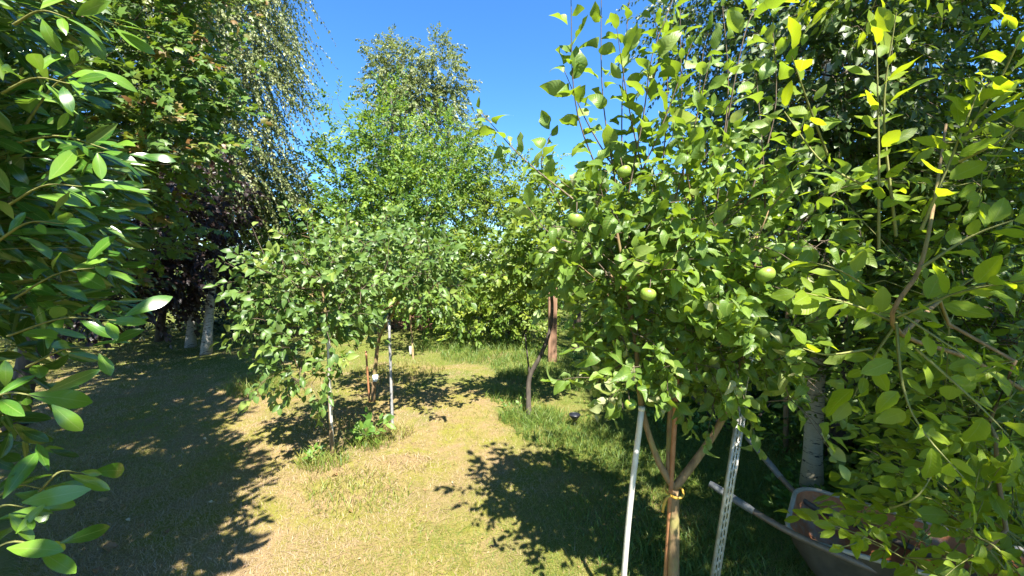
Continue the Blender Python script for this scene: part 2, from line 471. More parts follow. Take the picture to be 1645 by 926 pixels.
def grow(trunks, targets, k_path=0.25, wig=0.08, seg=0.22, rtip=0.0022, expo=2.35, rmax=None):
    """Joins every target point to the nearest branch already grown. Returns chains (points, radii) without the trunk, and the trunk chains."""
    N = [np.zeros((0, 3))]; par = []; path = []; istr = []
    pts = []
    tr_idx = []
    for tp in trunks:
        ids = []
        for j, q in enumerate(tp['pts']):
            pts.append(q); par.append(ids[-1] if j else tp.get('parent', -1)); 
            path.append((path[ids[-1]] + np.linalg.norm(q - pts[ids[-1]])) if j else 0.0)
            istr.append(j >= tp.get('free', 0) * len(tp['pts']))
            ids.append(len(pts) - 1)
        tr_idx.append(ids)
    cap = len(pts) + len(targets) * 9 + 10
    A = np.zeros((cap, 3)); A[:len(pts)] = pts; n = len(pts)
    par = par + [0] * (cap - n); path = np.concatenate([np.array(path), np.zeros(cap - n)])
    okm = np.zeros(cap, bool); okm[:n] = istr
    t0 = A[:n][okm[:n]]
    dist0 = np.min(np.linalg.norm(targets[:, None] - t0[None, ::2], axis=2), axis=1)
    tipid = np.zeros(len(targets), int)
    for i in np.argsort(dist0):
        q = targets[i]
        dv = q - A[:n]
        dd = np.sqrt((dv * dv).sum(1))
        cost = dd + k_path * path[:n] + np.where(dv[:, 2] < -0.05 * dd, 0.35 * -dv[:, 2], 0)
        cost[~okm[:n]] = 1e9
        j = int(np.argmin(cost)); L = dd[j]
        k = max(1, min(8, int(L / seg)))
        prev = j
        side = rng.normal(size=3) * wig * L
        for s in range(1, k + 1):
            f = s / k
            a = A[j] + (q - A[j]) * f + side * math.sin(math.pi * f) + np.array((0, 0, 0.10 * L)) * math.sin(math.pi * f)
            A[n] = a; par[n] = prev; path[n] = path[prev] + L / k; okm[n] = True
            prev = n; n += 1
        tipid[i] = prev
    r = np.zeros(n); ch = np.zeros(n, int)
    acc = np.zeros(n)
    for i in range(n - 1, -1, -1):
        r[i] = max(acc[i], rtip ** expo) ** (1 / expo)
        p = par[i]
        if p >= 0:
            acc[p] += r[i] ** expo
    if rmax: r = np.minimum(r, rmax)
    used = np.zeros(n, bool)
    for ids in tr_idx:
        used[ids] = True
    chains = []
    order = np.argsort(-path[:n])
    for i in order:
        if used[i]: continue
        c = [i]; used[i] = True; p = par[i]
        while not used[p]:
            c.append(p); used[p] = True; p = par[p]
        c.append(p); c = c[::-1]
        rr = r[c].copy(); rr[0] = min(rr[0], rr[1] * 1.15)
        chains.append((A[c], rr))
    tdir = unit(A[tipid] - A[np.array([par[i] for i in tipid])])
    return chains, [(A[ids], r[ids]) for ids in tr_idx], tdir
def plant(name, label, cat, base, trunks, blobs, n, mat_leaf, mat_bark, size, m, tm_hi, tm_lo, L=(0.18, 0.4), droop=0.25, outw=0.5, upw=0.25,
          singles=0, r0=0.05, shell=2.2, twigmat=None, crown='crown', group=None, extra=None, hi_dist=2.6, branch_parts=0, k_path=0.25, sp=None, rtip=0.002, trunk_name='trunk', keepf=None, clump=None, cull=None):
    """A whole tree or bush: trunk(s), limbs, twigs, leaves."""
    root = thing(name, label, cat, base, group)
    off = np.asarray(base, float)
    tg, c, rr = blob_points(blobs, n, shell, clump)
    tg[:, 2] = np.maximum(tg[:, 2], 0.06)
    if keepf is not None:
        k = keepf(tg); tg, c, rr = tg[k], c[k], rr[k]; 
    tr = [dict(pts=smooth_path(t[0], t[2]), free=t[1]) for t in trunks]
    chains, trs, tdir = grow(tr, tg, k_path=k_path, rtip=rtip)
    for (q, r), t in zip(trs, trunks):
        rr0 = t[3]
        taper = np.linspace(rr0, rr0 * t[4], len(q)) ** 1.0
        if len(t) > 5: taper[0] *= t[5]; 
        taper = np.maximum(taper, rtip * 1.5)
        link(trunk_name, tube_mesh(trunk_name, [(q, taper)], 10, off), mat_bark, root)
        NTRI[0] += len(q) * 20
    # limbs: the thickest as parts of their own, the rest joined
    ln = np.array([r[0] * len(p) ** .5 for p, r in chains]); o = np.argsort(-ln)
    for i in o[:branch_parts]:
        p, r = chains[i]; link('branch', tube_mesh('branch', [(p, np.minimum(r, r0 * .7))], 7, off), mat_bark, root)
    restc = [(chains[i][0], np.minimum(chains[i][1], r0 * .7)) for i in o[branch_parts:]]
    N = len(tg); d_far = abs(off[1]) > 6.5 and droop < .5
    outd = unit((tg - c) / rr)
    D = unit(tdir * 0.5 + outd * outw + np.array((0, 0, upw)) + rng.normal(0, .35, (N, 3)))
    Ls = rng.uniform(*L, N)
    kw = dict(droop=droop); kw.update(sp or {})
    tw, lv = sprays(tg, D, Ls, m, size, **kw)
    sets = [lv]
    tch = [(t[::3] if d_far else t, np.linspace(rtip * 1.1, rtip * .5, 2 if d_far else 4)) for t in tw]
    if extra:
        for (path, m2, s2, kw2) in extra:
            q = smooth_path(path, 10)
            seg = len(q) - 1
            tch.append((q, np.linspace(0.0045, 0.0015, 10)))
            t = np.linspace(0.1, 1, m2)
            pos = np.stack([np.interp(t * seg, np.arange(10), q[:, a]) for a in range(3)], 1)
            tan = unit(np.stack([np.interp(t * seg, np.arange(10), np.gradient(q, axis=0)[:, a]) for a in range(3)], 1))
            _, l2 = sprays(pos, tan, np.full(m2, 0.01), 1, s2, **kw2)
            # alternate the leaves round the shoot
            u = unit(np.cross(tan, np.array((0.2, 0.3, 1.0)))); v = np.cross(u, tan)
            ph = np.arange(m2) * 2.4 + rng.uniform(0, 6)
            s = np.cos(ph)[:, None] * u + np.sin(ph)[:, None] * v
            al = 1.15 - 0.5 * t + rng.normal(0, .2, m2)
            ax = unit(tan * np.cos(al)[:, None] + s * np.sin(al)[:, None] + np.array((0, 0, kw2.get('grav', -.1))))
            sets.append((pos + ax * s2 * .22, ax, l2[2], l2[3], l2[4]))
    if restc:
        link('twig', tube_mesh('twig', restc + tch, 3, off, caps=False), twigmat or mat_bark, root, kind='stuff')
        NTRI[0] += sum(6 * (len(q) - 1) for q, r in restc + tch)
    foliage(root, sets, tm_hi, tm_lo, mat_leaf, crown, singles, hi_dist, cull=cull)
    return root
# ================================================================== materials
M_LAUREL = leaf_mat('laurel_leaf', [(0, (0.014, 0.05, 0.010)), (0.5, (0.032, 0.10, 0.015)), (0.8, (0.08, 0.19, 0.018)), (1, (0.18, 0.30, 0.03))], trans=0.22, tcol=(0.30, 0.50, 0.03), rough=0.24, spec=0.65, under=(0.12, 0.18, 0.05), veins=0.35, blotch=0.15, wear=.5)
M_APPLE = leaf_mat('apple_leaf', [(0, (0.045, 0.095, 0.014)), (0.5, (0.105, 0.185, 0.026)), (0.8, (0.165, 0.255, 0.036)), (0.95, (0.26, 0.32, 0.09)), (1, (0.44, 0.41, 0.24))], trans=0.36, tcol=(0.42, 0.60, 0.015), rough=0.45, spec=0.4, under=(0.20, 0.28, 0.09), veins=0.4, wear=.8)
M_APPLE_FAR = leaf_mat('apple_leaf_smaller', [(0, (0.04, 0.09, 0.018)), (0.5, (0.095, 0.17, 0.032)), (0.85, (0.16, 0.24, 0.045)), (1, (0.29, 0.34, 0.07))], trans=0.28, tcol=(0.30, 0.45, 0.02), rough=0.45, spec=0.45, under=(0.18, 0.24, 0.09), veins=0.3)
M_SALLOW = leaf_mat('sallow_leaf', [(0, (0.066, 0.123, 0.011)), (0.5, (0.132, 0.220, 0.013)), (1, (0.246, 0.317, 0.018))], trans=0.49, tcol=(0.62, 0.74, 0.01), rough=0.5, spec=0.35, under=(0.22, 0.29, 0.08), veins=0.4, wear=.8)
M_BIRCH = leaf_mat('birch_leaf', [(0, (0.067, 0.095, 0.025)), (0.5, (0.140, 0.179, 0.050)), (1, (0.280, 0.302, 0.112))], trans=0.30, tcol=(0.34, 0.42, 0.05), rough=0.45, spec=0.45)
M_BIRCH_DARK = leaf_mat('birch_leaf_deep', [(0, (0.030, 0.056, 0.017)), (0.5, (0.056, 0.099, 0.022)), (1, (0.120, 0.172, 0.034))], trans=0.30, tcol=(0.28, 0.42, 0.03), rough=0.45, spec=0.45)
M_OAK = leaf_mat('oak_leaf', [(0, (0.042, 0.106, 0.015)), (0.5, (0.094, 0.183, 0.024)), (1, (0.224, 0.307, 0.035))], trans=0.31, tcol=(0.36, 0.54, 0.02), rough=0.5, spec=0.35)
M_HAZEL = leaf_mat('hazel_leaf', [(0, (0.052, 0.103, 0.012)), (0.5, (0.110, 0.179, 0.021)), (1, (0.234, 0.275, 0.027))], trans=0.31, tcol=(0.42, 0.56, 0.02), rough=0.5, spec=0.35)
M_HEDGE = leaf_mat('hedge_leaf', [(0, (0.038, 0.082, 0.013)), (0.5, (0.096, 0.168, 0.019)), (1, (0.212, 0.299, 0.029))], trans=0.34, tcol=(0.40, 0.54, 0.015), rough=0.45, spec=0.45)
M_MAPLE = leaf_mat('maple_leaf', [(0, (0.045, 0.10, 0.018)), (0.55, (0.10, 0.18, 0.03)), (0.78, (0.17, 0.22, 0.035)), (0.9, (0.20, 0.12, 0.035)), (1, (0.19, 0.08, 0.03))], trans=0.32, tcol=(0.30, 0.44, 0.02), rough=0.45, spec=0.4)
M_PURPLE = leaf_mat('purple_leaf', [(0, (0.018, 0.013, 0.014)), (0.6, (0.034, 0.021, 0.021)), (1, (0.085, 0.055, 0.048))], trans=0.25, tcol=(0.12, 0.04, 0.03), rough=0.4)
M_SHADE = leaf_mat('yew_leaf_shaded', [(0, (0.018, 0.035, 0.012)), (1, (0.05, 0.085, 0.025))], trans=0.2, tcol=(0.1, 0.16, 0.03), rough=0.5)  # leaf colour darkened to stand for the near-black shade at the left
M_WEED = leaf_mat('weed_leaf', [(0, (0.052, 0.129, 0.017)), (1, (0.155, 0.258, 0.034))], trans=0.30, tcol=(0.3, 0.45, 0.03), rough=0.5)
M_GRASS = leaf_mat('grass_blade', [(0, (0.06, 0.13, 0.018)), (0.35, (0.15, 0.20, 0.028)), (0.6, (0.24, 0.22, 0.04)), (0.8, (0.34, 0.25, 0.11)), (1, (0.40, 0.285, 0.19))], trans=0.25, tcol=(0.4, 0.42, 0.08), rough=0.55, blotch=0.1)
M_BARK = bark_mat('apple_bark', (0.12, 0.075, 0.035), (0.29, 0.19, 0.09), 22, moss=(0.22, 0.19, 0.06))
M_BARK_DARK = bark_mat('dark_bark', (0.03, 0.024, 0.018), (0.10, 0.08, 0.06), 16)
M_TWIG = bark_mat('twig_bark', (0.07, 0.05, 0.035), (0.17, 0.125, 0.08), 30)
M_TWIG_GREEN = bark_mat('young_twig_bark', (0.12, 0.13, 0.03), (0.24, 0.24, 0.07), 30)
M_BIRCHBARK = birch_mat('birch_bark', (.42, .40, .35))
M_BIRCHBARK2 = birch_mat('birch_bark_creamy', (0.42, 0.37, 0.26))

# ================================================================== leaf shapes
EGG = lambda w: (lambda t: w * np.sin(np.pi * np.clip(t, 0, 1) ** 0.86) ** 0.85)
OBO = lambda w: (lambda t: w * np.sin(np.pi * np.clip(t, 0, 1) ** 1.25) ** 0.7)
T_LAUREL = [blade(9, 2, OBO(0.185), fold=f, curl=c, wave=0.1, twist=t, seed=k) for k, (f, c, t) in enumerate([(.25, .22, .1), (.15, .35, -.2), (.35, .12, .15), (.2, -.1, 0.)])]
T_LAUREL_LO = [leaf6(.17, .45, .3, .12), leaf6(.18, .45, .15, .2)]
T_APPLE = [blade(10, 2, EGG(0.30), fold=f, curl=c, wave=w, twist=t, serr=.025, seed=k) for k, (f, c, w, t) in enumerate([(.30, .35, .22, .2), (.5, .2, .25, -.3), (.2, .6, .3, .4), (.9, .35, .4, .6), (.4, -.2, .25, -.4), (.9, .8, .3, -.7)])]
T_APPLE_MID = [blade(3, 2, OVA(0.31), fold=f, curl=c, wave=.2, twist=t, seed=k) for k, (f, c, t) in enumerate([(.35, .3, .2), (.6, .15, -.2), (.2, .45, .3)])]
T_APPLE_LO = [leaf6(.31, .42, .35, .15), leaf6(.30, .42, .6, .05)]
T_SALLOW = [blade(8, 2, ELL(0.27), fold=f, curl=c, wave=w, twist=t, serr=.04, seed=k) for k, (f, c, w, t) in enumerate([(.2, .2, .15, .1), (.35, .3, .15, -.3), (.1, .1, .2, .3), (.3, -.15, .1, 0.)])]
T_SALLOW_LO = [leaf6(.27, .45, .25, .12), leaf6(.26, .45, .1, .2)]
T_SMALL = [leaf6(.36, .38, .2, .08), leaf6(.34, .4, .4, .12)]
T_TINY = [leaf4(.38, .4, .25, .08), leaf4(.36, .42, .45, .12)]
T_OAK = [leaf6(.30, .5, .3, .12), leaf6(.28, .52, .1, .2)]
T_HEDGE_HI = [blade(3, 2, OVA(0.33), fold=f, curl=c, wave=.1, seed=k) for k, (f, c) in enumerate([(.2, .15), (.35, .25)])]
T_MAPLE = [leaf_maple(.1), leaf_maple(.3)]

# ================================================================== ground
def ground():
    xs = np.concatenate([np.linspace(-150, -9, 24)[:-1], np.linspace(-9, 9, 141), np.linspace(9, 150, 24)[1:]])
    ys = np.concatenate([np.linspace(-150, -3, 20)[:-1], np.linspace(-3, 15, 131), np.linspace(15, 250, 30)[1:]])
    X, Y = np.meshgrid(xs, ys, indexing='xy')
    V = np.stack([X, Y, ground_z(X, Y)], -1).reshape(-1, 3)
    n = len(xs)
    i = (np.arange(len(ys) - 1)[:, None] * n + np.arange(n - 1)[None]).ravel()
    F = np.stack([i, i + 1, i + 1 + n, i + n], 1)
    m, nt, out = new_mat('dry_lawn'); L = nt.links.new
    tc = nd(nt, 'ShaderNodeTexCoord')
    def noise(s, d=4.0, r=0.6, dist=0.0):
        k = nd(nt, 'ShaderNodeTexNoise', Scale=s, Detail=d, Roughness=r, Distortion=dist); L(tc.outputs['Object'], k.inputs['Vector']); return k.outputs['Fac']
    big, mid, fine, vf = noise(0.75, 4, .55, .6), noise(2.6, 6, .7, .4), noise(70, 5, .8), noise(190, 3, .7)
    straw = mixc(nt, vf, (0.165, 0.115, 0.05), (0.31, 0.225, 0.115))
    c = mixc(nt, ramp(nt, [(0.42, (0, 0, 0)), (0.60, (1, 1, 1))], mid).outputs[0], straw, mixc(nt, fine, (0.125, 0.125, 0.02), (0.235, 0.215, 0.045)))
    # greener away from the worn middle: to the far end and along the right-hand trees
    sx = nd(nt, 'ShaderNodeSeparateXYZ'); L(tc.outputs['Object'], sx.inputs[0])
    gy = math_(nt, 'MULTIPLY', math_(nt, 'SUBTRACT', sx.outputs[1], 5.0), 0.11)
    gx = math_(nt, 'MULTIPLY', math_(nt, 'ADD', sx.outputs[0], 0.1), 0.22)
    g = math_(nt, 'ADD', math_(nt, 'ADD', big, math_(nt, 'MAXIMUM', gy, -0.05)), math_(nt, 'MINIMUM', math_(nt, 'MAXIMUM', gx, -0.06), 0.3))
    gm = ramp(nt, [(0.44, (0, 0, 0)), (0.60, (1, 1, 1))], g).outputs[0]
    c = mixc(nt, math_(nt, 'MULTIPLY', gm, 0.85), c, mixc(nt, fine, (0.06, 0.098, 0.016), (0.14, 0.165, 0.032)))
    br = ramp(nt, [(0.62, (0, 0, 0)), (0.74, (1, 1, 1))], noise(1.7, 5, .6, .8)).outputs[0]
    c = mixc(nt, math_(nt, 'MULTIPLY', br, 0.75), c, mixc(nt, fine, (0.17, 0.105, 0.065), (0.30, 0.195, 0.125)))
    c = mixc(nt, ramp(nt, [(0.33, (1, 1, 1)), (0.46, (0, 0, 0))], fine).outputs[0], c, mixc(nt, 0.3, c, (0.09, 0.07, 0.03)))
    bs = nd(nt, 'ShaderNodeBsdfPrincipled', Roughness=0.95); bs.inputs['Specular IOR Level'].default_value = 0.1
    L(c, bs.inputs['Base Color'])
    b = nd(nt, 'ShaderNodeBump', Strength=0.6, Distance=0.015)
    L(math_(nt, 'ADD', fine, math_(nt, 'MULTIPLY', vf, 0.6)), b.inputs['Height']); L(b.outputs[0], bs.inputs['Normal'])
    L(bs.outputs[0], out.inputs['Surface'])
    link('lawn_ground', np_mesh('lawn_ground', V, [F]), m, kind='structure')
ground()

def grass(name, label, X, Y, H, W, lean, tone, segs=2):
    """Blades standing on the ground at X, Y."""
    n = len(X); base = np.stack([X, Y, ground_z(X, Y) - 0.004], 1)
    a = rng.uniform(0, 6.283, n); ld = np.stack([np.cos(a), np.sin(a), np.zeros(n)], 1)
    sd_ = np.stack([-np.sin(a), np.cos(a), np.zeros(n)], 1)
    b2 = rng.uniform(0, 6.283, n); wd = np.stack([np.cos(b2), np.sin(b2), np.zeros(n)], 1)
    ts = np.linspace(0, 1, segs + 1)
    rows = []
    for t in ts[:-1]:
        c = base + ld * (lean * H * t * t)[:, None] + np.array((0, 0, 1.0)) * (H * t * (1 - 0.35 * lean * t))[:, None]
        w = (W * (1 - 0.6 * t))[:, None]
        rows += [c - wd * w, c + wd * w]
    tip = base + ld * (lean * H)[:, None] + np.array((0, 0, 1.0)) * (H * (1 - 0.35 * lean))[:, None]
    rows.append(tip)
    V = np.stack(rows, 1); nv = V.shape[1]
    o = (np.arange(n) * nv)[:, None]
    Q = [np.concatenate([o + 2 * k, o + 2 * k + 1, o + 2 * k + 3, o + 2 * k + 2], 1) for k in range(segs - 1)]
    T = np.concatenate([o + nv - 3, o + nv - 2, o + nv - 1], 1)
    Fs = ([np.concatenate(Q)] if Q else []) + [T]
    tn = np.concatenate(([np.tile(tone, segs - 1)] if Q else []) + [tone])
    NTRI[0] += n * (2 * segs - 1)
    return tag(link(name, np_mesh(name, V.reshape(-1, 3), Fs, tone=tn, smooth=False, uv=np.zeros((n * nv, 2))), M_GRASS, kind='stuff'), label, 'grass')
def fbm(x, y, s, seed=0):
    v = 0
    for k in range(4):
        f = s * 2 ** k
        v = v + (np.sin(x * f + 1.7 * k + seed + 1.3 * np.sin(y * f * .8 + seed)) * np.cos(y * f * 1.1 - 2.1 * k + seed * 2)) / 1.6 ** k
    return v / 2.2
# short mown sward, thinner with distance
N = 380000
d = 1.75 * (9.5 / 1.75) ** rng.uniform(0, 1, N) ** 0.9
X = rng.uniform(-1.3, 1.0, N) * d; Y = d
gn = fbm(X, Y, 1.1, 3) * .35 + np.clip((Y - 5) * .05, 0, .25) + np.clip(X * .22, -.05, .3) + rng.normal(0, .12, N)
keep = rng.uniform(0, 1, N) < np.clip(.55 + gn, .3, 1)
X, Y, gn = X[keep], Y[keep], gn[keep]; n = len(X)
grass('lawn_grass', 'short half dried grass of the mown lawn', X, Y, rng.uniform(.015, .042, n) * (1 + .5 * (gn > .25)), np.full(n, .0016) * (1 + Y * .16), rng.uniform(.3, 1.1, n), np.clip(.70 - gn * 1.2 + .45 * fbm(X, Y, 1.7, 9) + np.clip(-.10 * X, -.12, .2) + rng.normal(0, .15, n), 0, 1), segs=1)
# dry thatch: dead stalks lying in the sward
N = 110000
d = 1.75 * (8.5 / 1.75) ** rng.uniform(0, 1, N) ** 0.95
X = rng.uniform(-1.3, 0.9, N) * d; Y = d
cl = fbm(X, Y, 2.3, 5) + rng.normal(0, .25, N)
k = cl > -.25; X, Y, cl = X[k], Y[k], cl[k]; n = len(X)
gq = np.clip((Y - 5) * .07, 0, .3) + np.clip(X * .3, 0, .35) + .25 * fbm(X, Y, 1.1, 3)
grass('dry_thatch', 'dead straw coloured stalks lying in the lawn', X, Y, rng.uniform(.03, .075, n), rng.uniform(.0009, .0022, n) * (1 + Y * .12), rng.uniform(1.7, 2.5, n), np.clip(.68 - gq + .45 * fbm(X, Y, 1.7, 9) + np.clip(-.10 * X, -.12, .2) + rng.normal(0, .2, n), 0.1, 1), segs=1)
# longer uncut tufts round trunks and along the right-hand edge
def tuft(c, r, k):
    a = rng.uniform(0, 6.283, k); q = r * np.sqrt(rng.uniform(0, 1, k))
    return c[0] + np.cos(a) * q, c[1] + np.sin(a) * q * .8
spots = [(G(520, 752), .20, 380, .14, .40), (G(560, 785), .32, 420, .08, .68), (G(625, 700), .24, 420, .13, .66), (G(590, 720), .2, 300, .18, .35), (G(655, 745), .22, 200, .07, .85),
         (G(852, 672), .34, 900, .22, .16), (G(905, 690), .5, 1000, .18, .14), (G(825, 640), .35, 500, .20, .2), (G(960, 720), .55, 1000, .15, .15), (G(1060, 760), .5, 900, .14, .18), (G(1000, 830), .4, 800, .12, .2), (G(1120, 880), .35, 900, .15, .12), (G(1060, 920), .35, 700, .12, .2), (G(1230, 800), .4, 700, .16, .15), (G(1190, 900), .35, 600, .12, .25),
         (G(640, 600), .7, 600, .16, .55), (G(430, 625), .5, 900, .22, .3), (G(545, 690), .3, 200, .12, .6), (G(790, 570), .9, 1500, .22, .14), (G(880, 590), .9, 1600, .22, .12), (G(960, 610), .8, 1200, .2, .14), (G(720, 555), .8, 900, .22, .2), (G(580, 800), .35, 350, .10, .45), (G(850, 605), .5, 800, .2, .1), (G(1330, 720), .8, 700, .2, .2), (G(1150, 680), .8, 700, .2, .18)]
A = [[], [], [], [], []]
for c, r, k, h, tn in spots:
    x, y = tuft(c, r, k)
    for l, v in zip(A, (x, y, h * (.72 if c[0] > -.3 else 1) * rng.uniform(.35, 1.15, k), np.full(k, .0022) * rng.uniform(.6, 1.4, k) * (1 + .12 * c[1]), np.clip(tn + rng.normal(0, .13, k), 0, 1))): l.append(v)
A = [np.concatenate(l) for l in A]
grass('tall_grass', 'long green and straw coloured grass left uncut round trunks and lawn edge', A[0], A[1], A[2], A[3], rng.uniform(.25, 1.1, len(A[0])), A[4], segs=3)

# ================================================================== laurel on the left
def wb(x, y, z, rx, ry, rz, w=None):
    return (np.array((x, y, z)), np.array((rx, ry, rz)), w if w is not None else (rx * ry * rz) ** .7)
def laurel():
    base = np.array((-2.15, 1.05, 0.0)); base[2] = ground_z(base[0], base[1]) - .02
    bl = [wb(-2.16, 1.25, 1.88, .56, .5, .56, 1.5), wb(-2.5, 1.15, .75, .4, .5, .6, .4), wb(-2.15, 1.05, 2.75, .66, .6, .55, 1.1), wb(-2.1, .1, 2.0, .8, .75, 1.5, .8), wb(-2.3, -.9, 2.2, .85, .8, 1.7, .6), wb(-2.95, 2.0, 2.3, .6, .6, .8, .6)]
    trunks = [([base, base + (.05, -.05, .9), base + (.2, 0, 1.8), base + (.15, -.1, 2.8)], .15, 16, .04, .3),
              ([base + (.05, -.3, 0), base + (-.05, -.7, 1.0), base + (0, -1.1, 2.2), base + (-.1, -1.5, 3.2)], .15, 16, .04, .3),
              ([base + (-.1, .2, 0), base + (-.2, .5, 1.0), base + (-.3, .8, 2.3)], .15, 14, .035, .3)]
    kw = dict(tone=(.36, .2, .16), grav=.0, flat=.55)  # bulk leaves toned dark to stand for the shaded inside of the bush
    ex = []
    def shoot(a, b, d1, d2, m=7, s=.125, bow=.03):
        s *= .86; m = m + 1
        a = (a[0] - 18, a[1]); b = (b[0] - 18, b[1])
        p, q = P(*a, d1 * 1.05), P(*b, d2 * 1.05)
        ex.append(([p, (p + q) / 2 + (0, 0, bow), q], m, s, dict(tone=(.86, .12, .12), grav=.02, flat=.4)))  # brighter leaf tone on the shoots paints the sunlit tips
    shoot((20, 150), (130, 135), 1.1, 1.08, 8); shoot((40, 230), (190, 240), 1.15, 1.12, 8); shoot((60, 200), (150, 110), 1.2, 1.12, 7)
    shoot((40, 40), (130, 30), 1.1, 1.05, 7); shoot((30, 540), (205, 515), 1.15, 1.18, 9); shoot((40, 480), (180, 430), 1.2, 1.25, 8)
    shoot((-20, 850), (60, 815), .92, .95, 6, .13); shoot((0, 810), (85, 785), 1.0, 1.05, 5, .12); shoot((80, 790), (150, 760), 1.05, 1.1, 4, .115); shoot((-30, 660), (90, 640), 1.0, 1.0, 7, .125); shoot((-20, 900), (90, 880), .9, .95, 5, .13)
    shoot((30, 330), (150, 300), 1.1, 1.1, 7); shoot((10, 390), (120, 360), 1.05, 1.05, 7); shoot((60, 590), (190, 560), 1.2, 1.25, 6)
    plant('laurel_bush', 'glossy cherry laurel bush with long leaves reaching in at the picture edge', 'bush', base, trunks, bl, 1400, M_LAUREL, M_BARK_DARK, .106, 12,
          T_LAUREL, T_LAUREL_LO, L=(.16, .34), droop=.1, upw=.3, outw=.8, singles=300, r0=.03, twigmat=M_TWIG_GREEN, crown='foliage', extra=ex, sp=kw, hi_dist=1.9, trunk_name='stem')
laurel()

# ================================================================== left-hand trees
def straight(b, t, n=10, bow=(0, 0, 0)):
    b, t = np.asarray(b, float), np.asarray(t, float)
    return [b, b + (t - b) * .5 + np.asarray(bow), t]
def root_of(px, py, sink=.03):
    g = G(px, py); g[2] -= sink; return g
b = np.array((-5.0, 3.9, -.03))
plant('maple_tree', 'green maple with bronze young leaves between laurel and weeping birch', 'tree', b, [(straight(b, P(120, -150, 4.2), bow=(.2, 0, 0)), .3, 18, .09, .3)],
      [pb(150, 130, 3.5, 130, 120, .8), pb(215, 60, 3.8, 100, 110, .8), pb(235, 190, 4.0, 90, 100, .8), pb(130, 280, 3.6, 100, 100, .7), pb(100, -100, 3.8, 200, 110, 1.0), pb(250, -60, 4.2, 90, 80, .8), pb(170, 380, 4.2, 80, 90, .7, .35), pb(40, 330, 4.0, 90, 120, .9, .5)],
      1250, M_MAPLE, M_BARK_DARK, .085, 12, T_MAPLE, [leaf_maple(.2)], L=(.2, .45), droop=.25, clump=(170, .13), singles=300, r0=.06, sp=dict(tone=(.5, .22, .14), flat=.45))
b = root_of(255, 548)
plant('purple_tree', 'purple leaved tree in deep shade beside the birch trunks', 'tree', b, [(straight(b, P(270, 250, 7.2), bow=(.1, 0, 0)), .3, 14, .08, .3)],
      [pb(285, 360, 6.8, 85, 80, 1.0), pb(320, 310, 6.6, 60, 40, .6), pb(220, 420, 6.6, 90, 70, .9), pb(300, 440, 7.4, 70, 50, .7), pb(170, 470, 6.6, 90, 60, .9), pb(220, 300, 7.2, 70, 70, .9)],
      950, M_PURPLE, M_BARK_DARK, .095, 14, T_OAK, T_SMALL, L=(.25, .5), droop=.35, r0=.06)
def birch(name, label, base, top, blobs, n, leaf, bark, size, m, r=.11, L=(.5, 1.1), droop=.9, mid=(0, 0, 0), group=None, L0=.3):
    tr = [(straight(base, top, bow=mid), L0, 26, r, .12, 1.35)]
    return plant(name, label, 'tree', base, tr, blobs, n, leaf, bark, size, m, T_TINY, T_TINY, L=L, droop=droop, upw=.15, outw=.45, r0=r * .6, twigmat=M_TWIG, shell=1.6, group=group,
                 sp=dict(tone=(.5, .25, .18), flat=.9, grav=-.5, petiole=.4), branch_parts=6, k_path=.1)
b = root_of(331, 570)
birch('weeping_birch', 'tall weeping silver birch with pale leaning trunk and hanging twigs', b, P(385, -420, 7.6),
      [pb(415, 60, 7.2, 45, 80, .9), pb(355, 60, 7.3, 85, 120, 1.2), pb(300, -60, 7.3, 110, 120, 1.4), pb(390, -200, 7.5, 70, 130, 1.3), pb(415, 130, 7.2, 34, 70, .7), pb(345, 210, 7.2, 75, 70, 1.1), pb(395, 280, 7.4, 55, 45, .9), pb(270, 130, 7.6, 60, 90, .9), pb(310, 290, 7.8, 50, 60, .9), pb(435, -30, 7.4, 26, 50, .5, .2)],
      2500, M_BIRCH, M_BIRCHBARK, .054, 28, L=(.4, .85), r=.075, mid=(.12, 0, 0))
b = root_of(306, 557)
birch('silver_birch', 'slim silver birch trunk just behind the weeping birch', b, P(330, -300, 8.6),
      [pb(280, 60, 8.4, 80, 110, 1.2), pb(250, -60, 8.4, 90, 100, 1.2), pb(300, 200, 8.6, 70, 90, 1.0)], 520, M_BIRCH, M_BIRCHBARK, .062, 26, r=.075, mid=(.05, 0, 0))

# ================================================================== middle distance
b = root_of(628, 528)
plant('young_oak', 'bushy bright green oak rising above the small apple trees', 'tree', b, [(straight(b, P(628, 150, 9.9), bow=(.1, 0, 0)), .15, 20, .09, .15)],
      [pb(620, 350, 9.2, 95, 90, 1.3), pb(628, 215, 9.4, 42, 60, .7), pb(572, 350, 9.3, 50, 60, .9), pb(545, 275, 9.4, 20, 35, .4, .15), pb(690, 320, 9.2, 80, 80, 1.2), pb(725, 260, 9.4, 40, 60, .7), pb(660, 430, 8.8, 100, 60, 1.0), pb(590, 250, 9.2, 45, 50, .7), pb(545, 190, 9.4, 14, 25, .3, .08), pb(505, 245, 9.4, 14, 14, .3, .08), pb(560, 420, 9.2, 80, 70, .9)],
      1900, M_OAK, M_BARK_DARK, .095, 15, T_OAK, T_OAK, L=(.3, .6), droop=.15, upw=.25, clump=(190, .16), r0=.07, sp=dict(flat=.7))
b = np.array((-2.2, 15.5, -.05))
birch('far_birch', 'tall open birch against the sky behind the oak', b, P(672, 120, 15.3),
      [pb(632, 115, 15, 34, 55, 1.0, 2), pb(712, 130, 15, 36, 60, 1.0, 2), pb(670, 150, 15, 45, 55, 1.0, 1.5), pb(690, 220, 15, 70, 80, 1.6), pb(755, 240, 15, 22, 60, .8), pb(640, 220, 15, 50, 80, 1.3), pb(700, 330, 15, 90, 80, 1.5)],
      1700, M_BIRCH, M_BIRCHBARK, .095, 24, r=.13, L=(.35, .8), droop=.35, L0=.2)
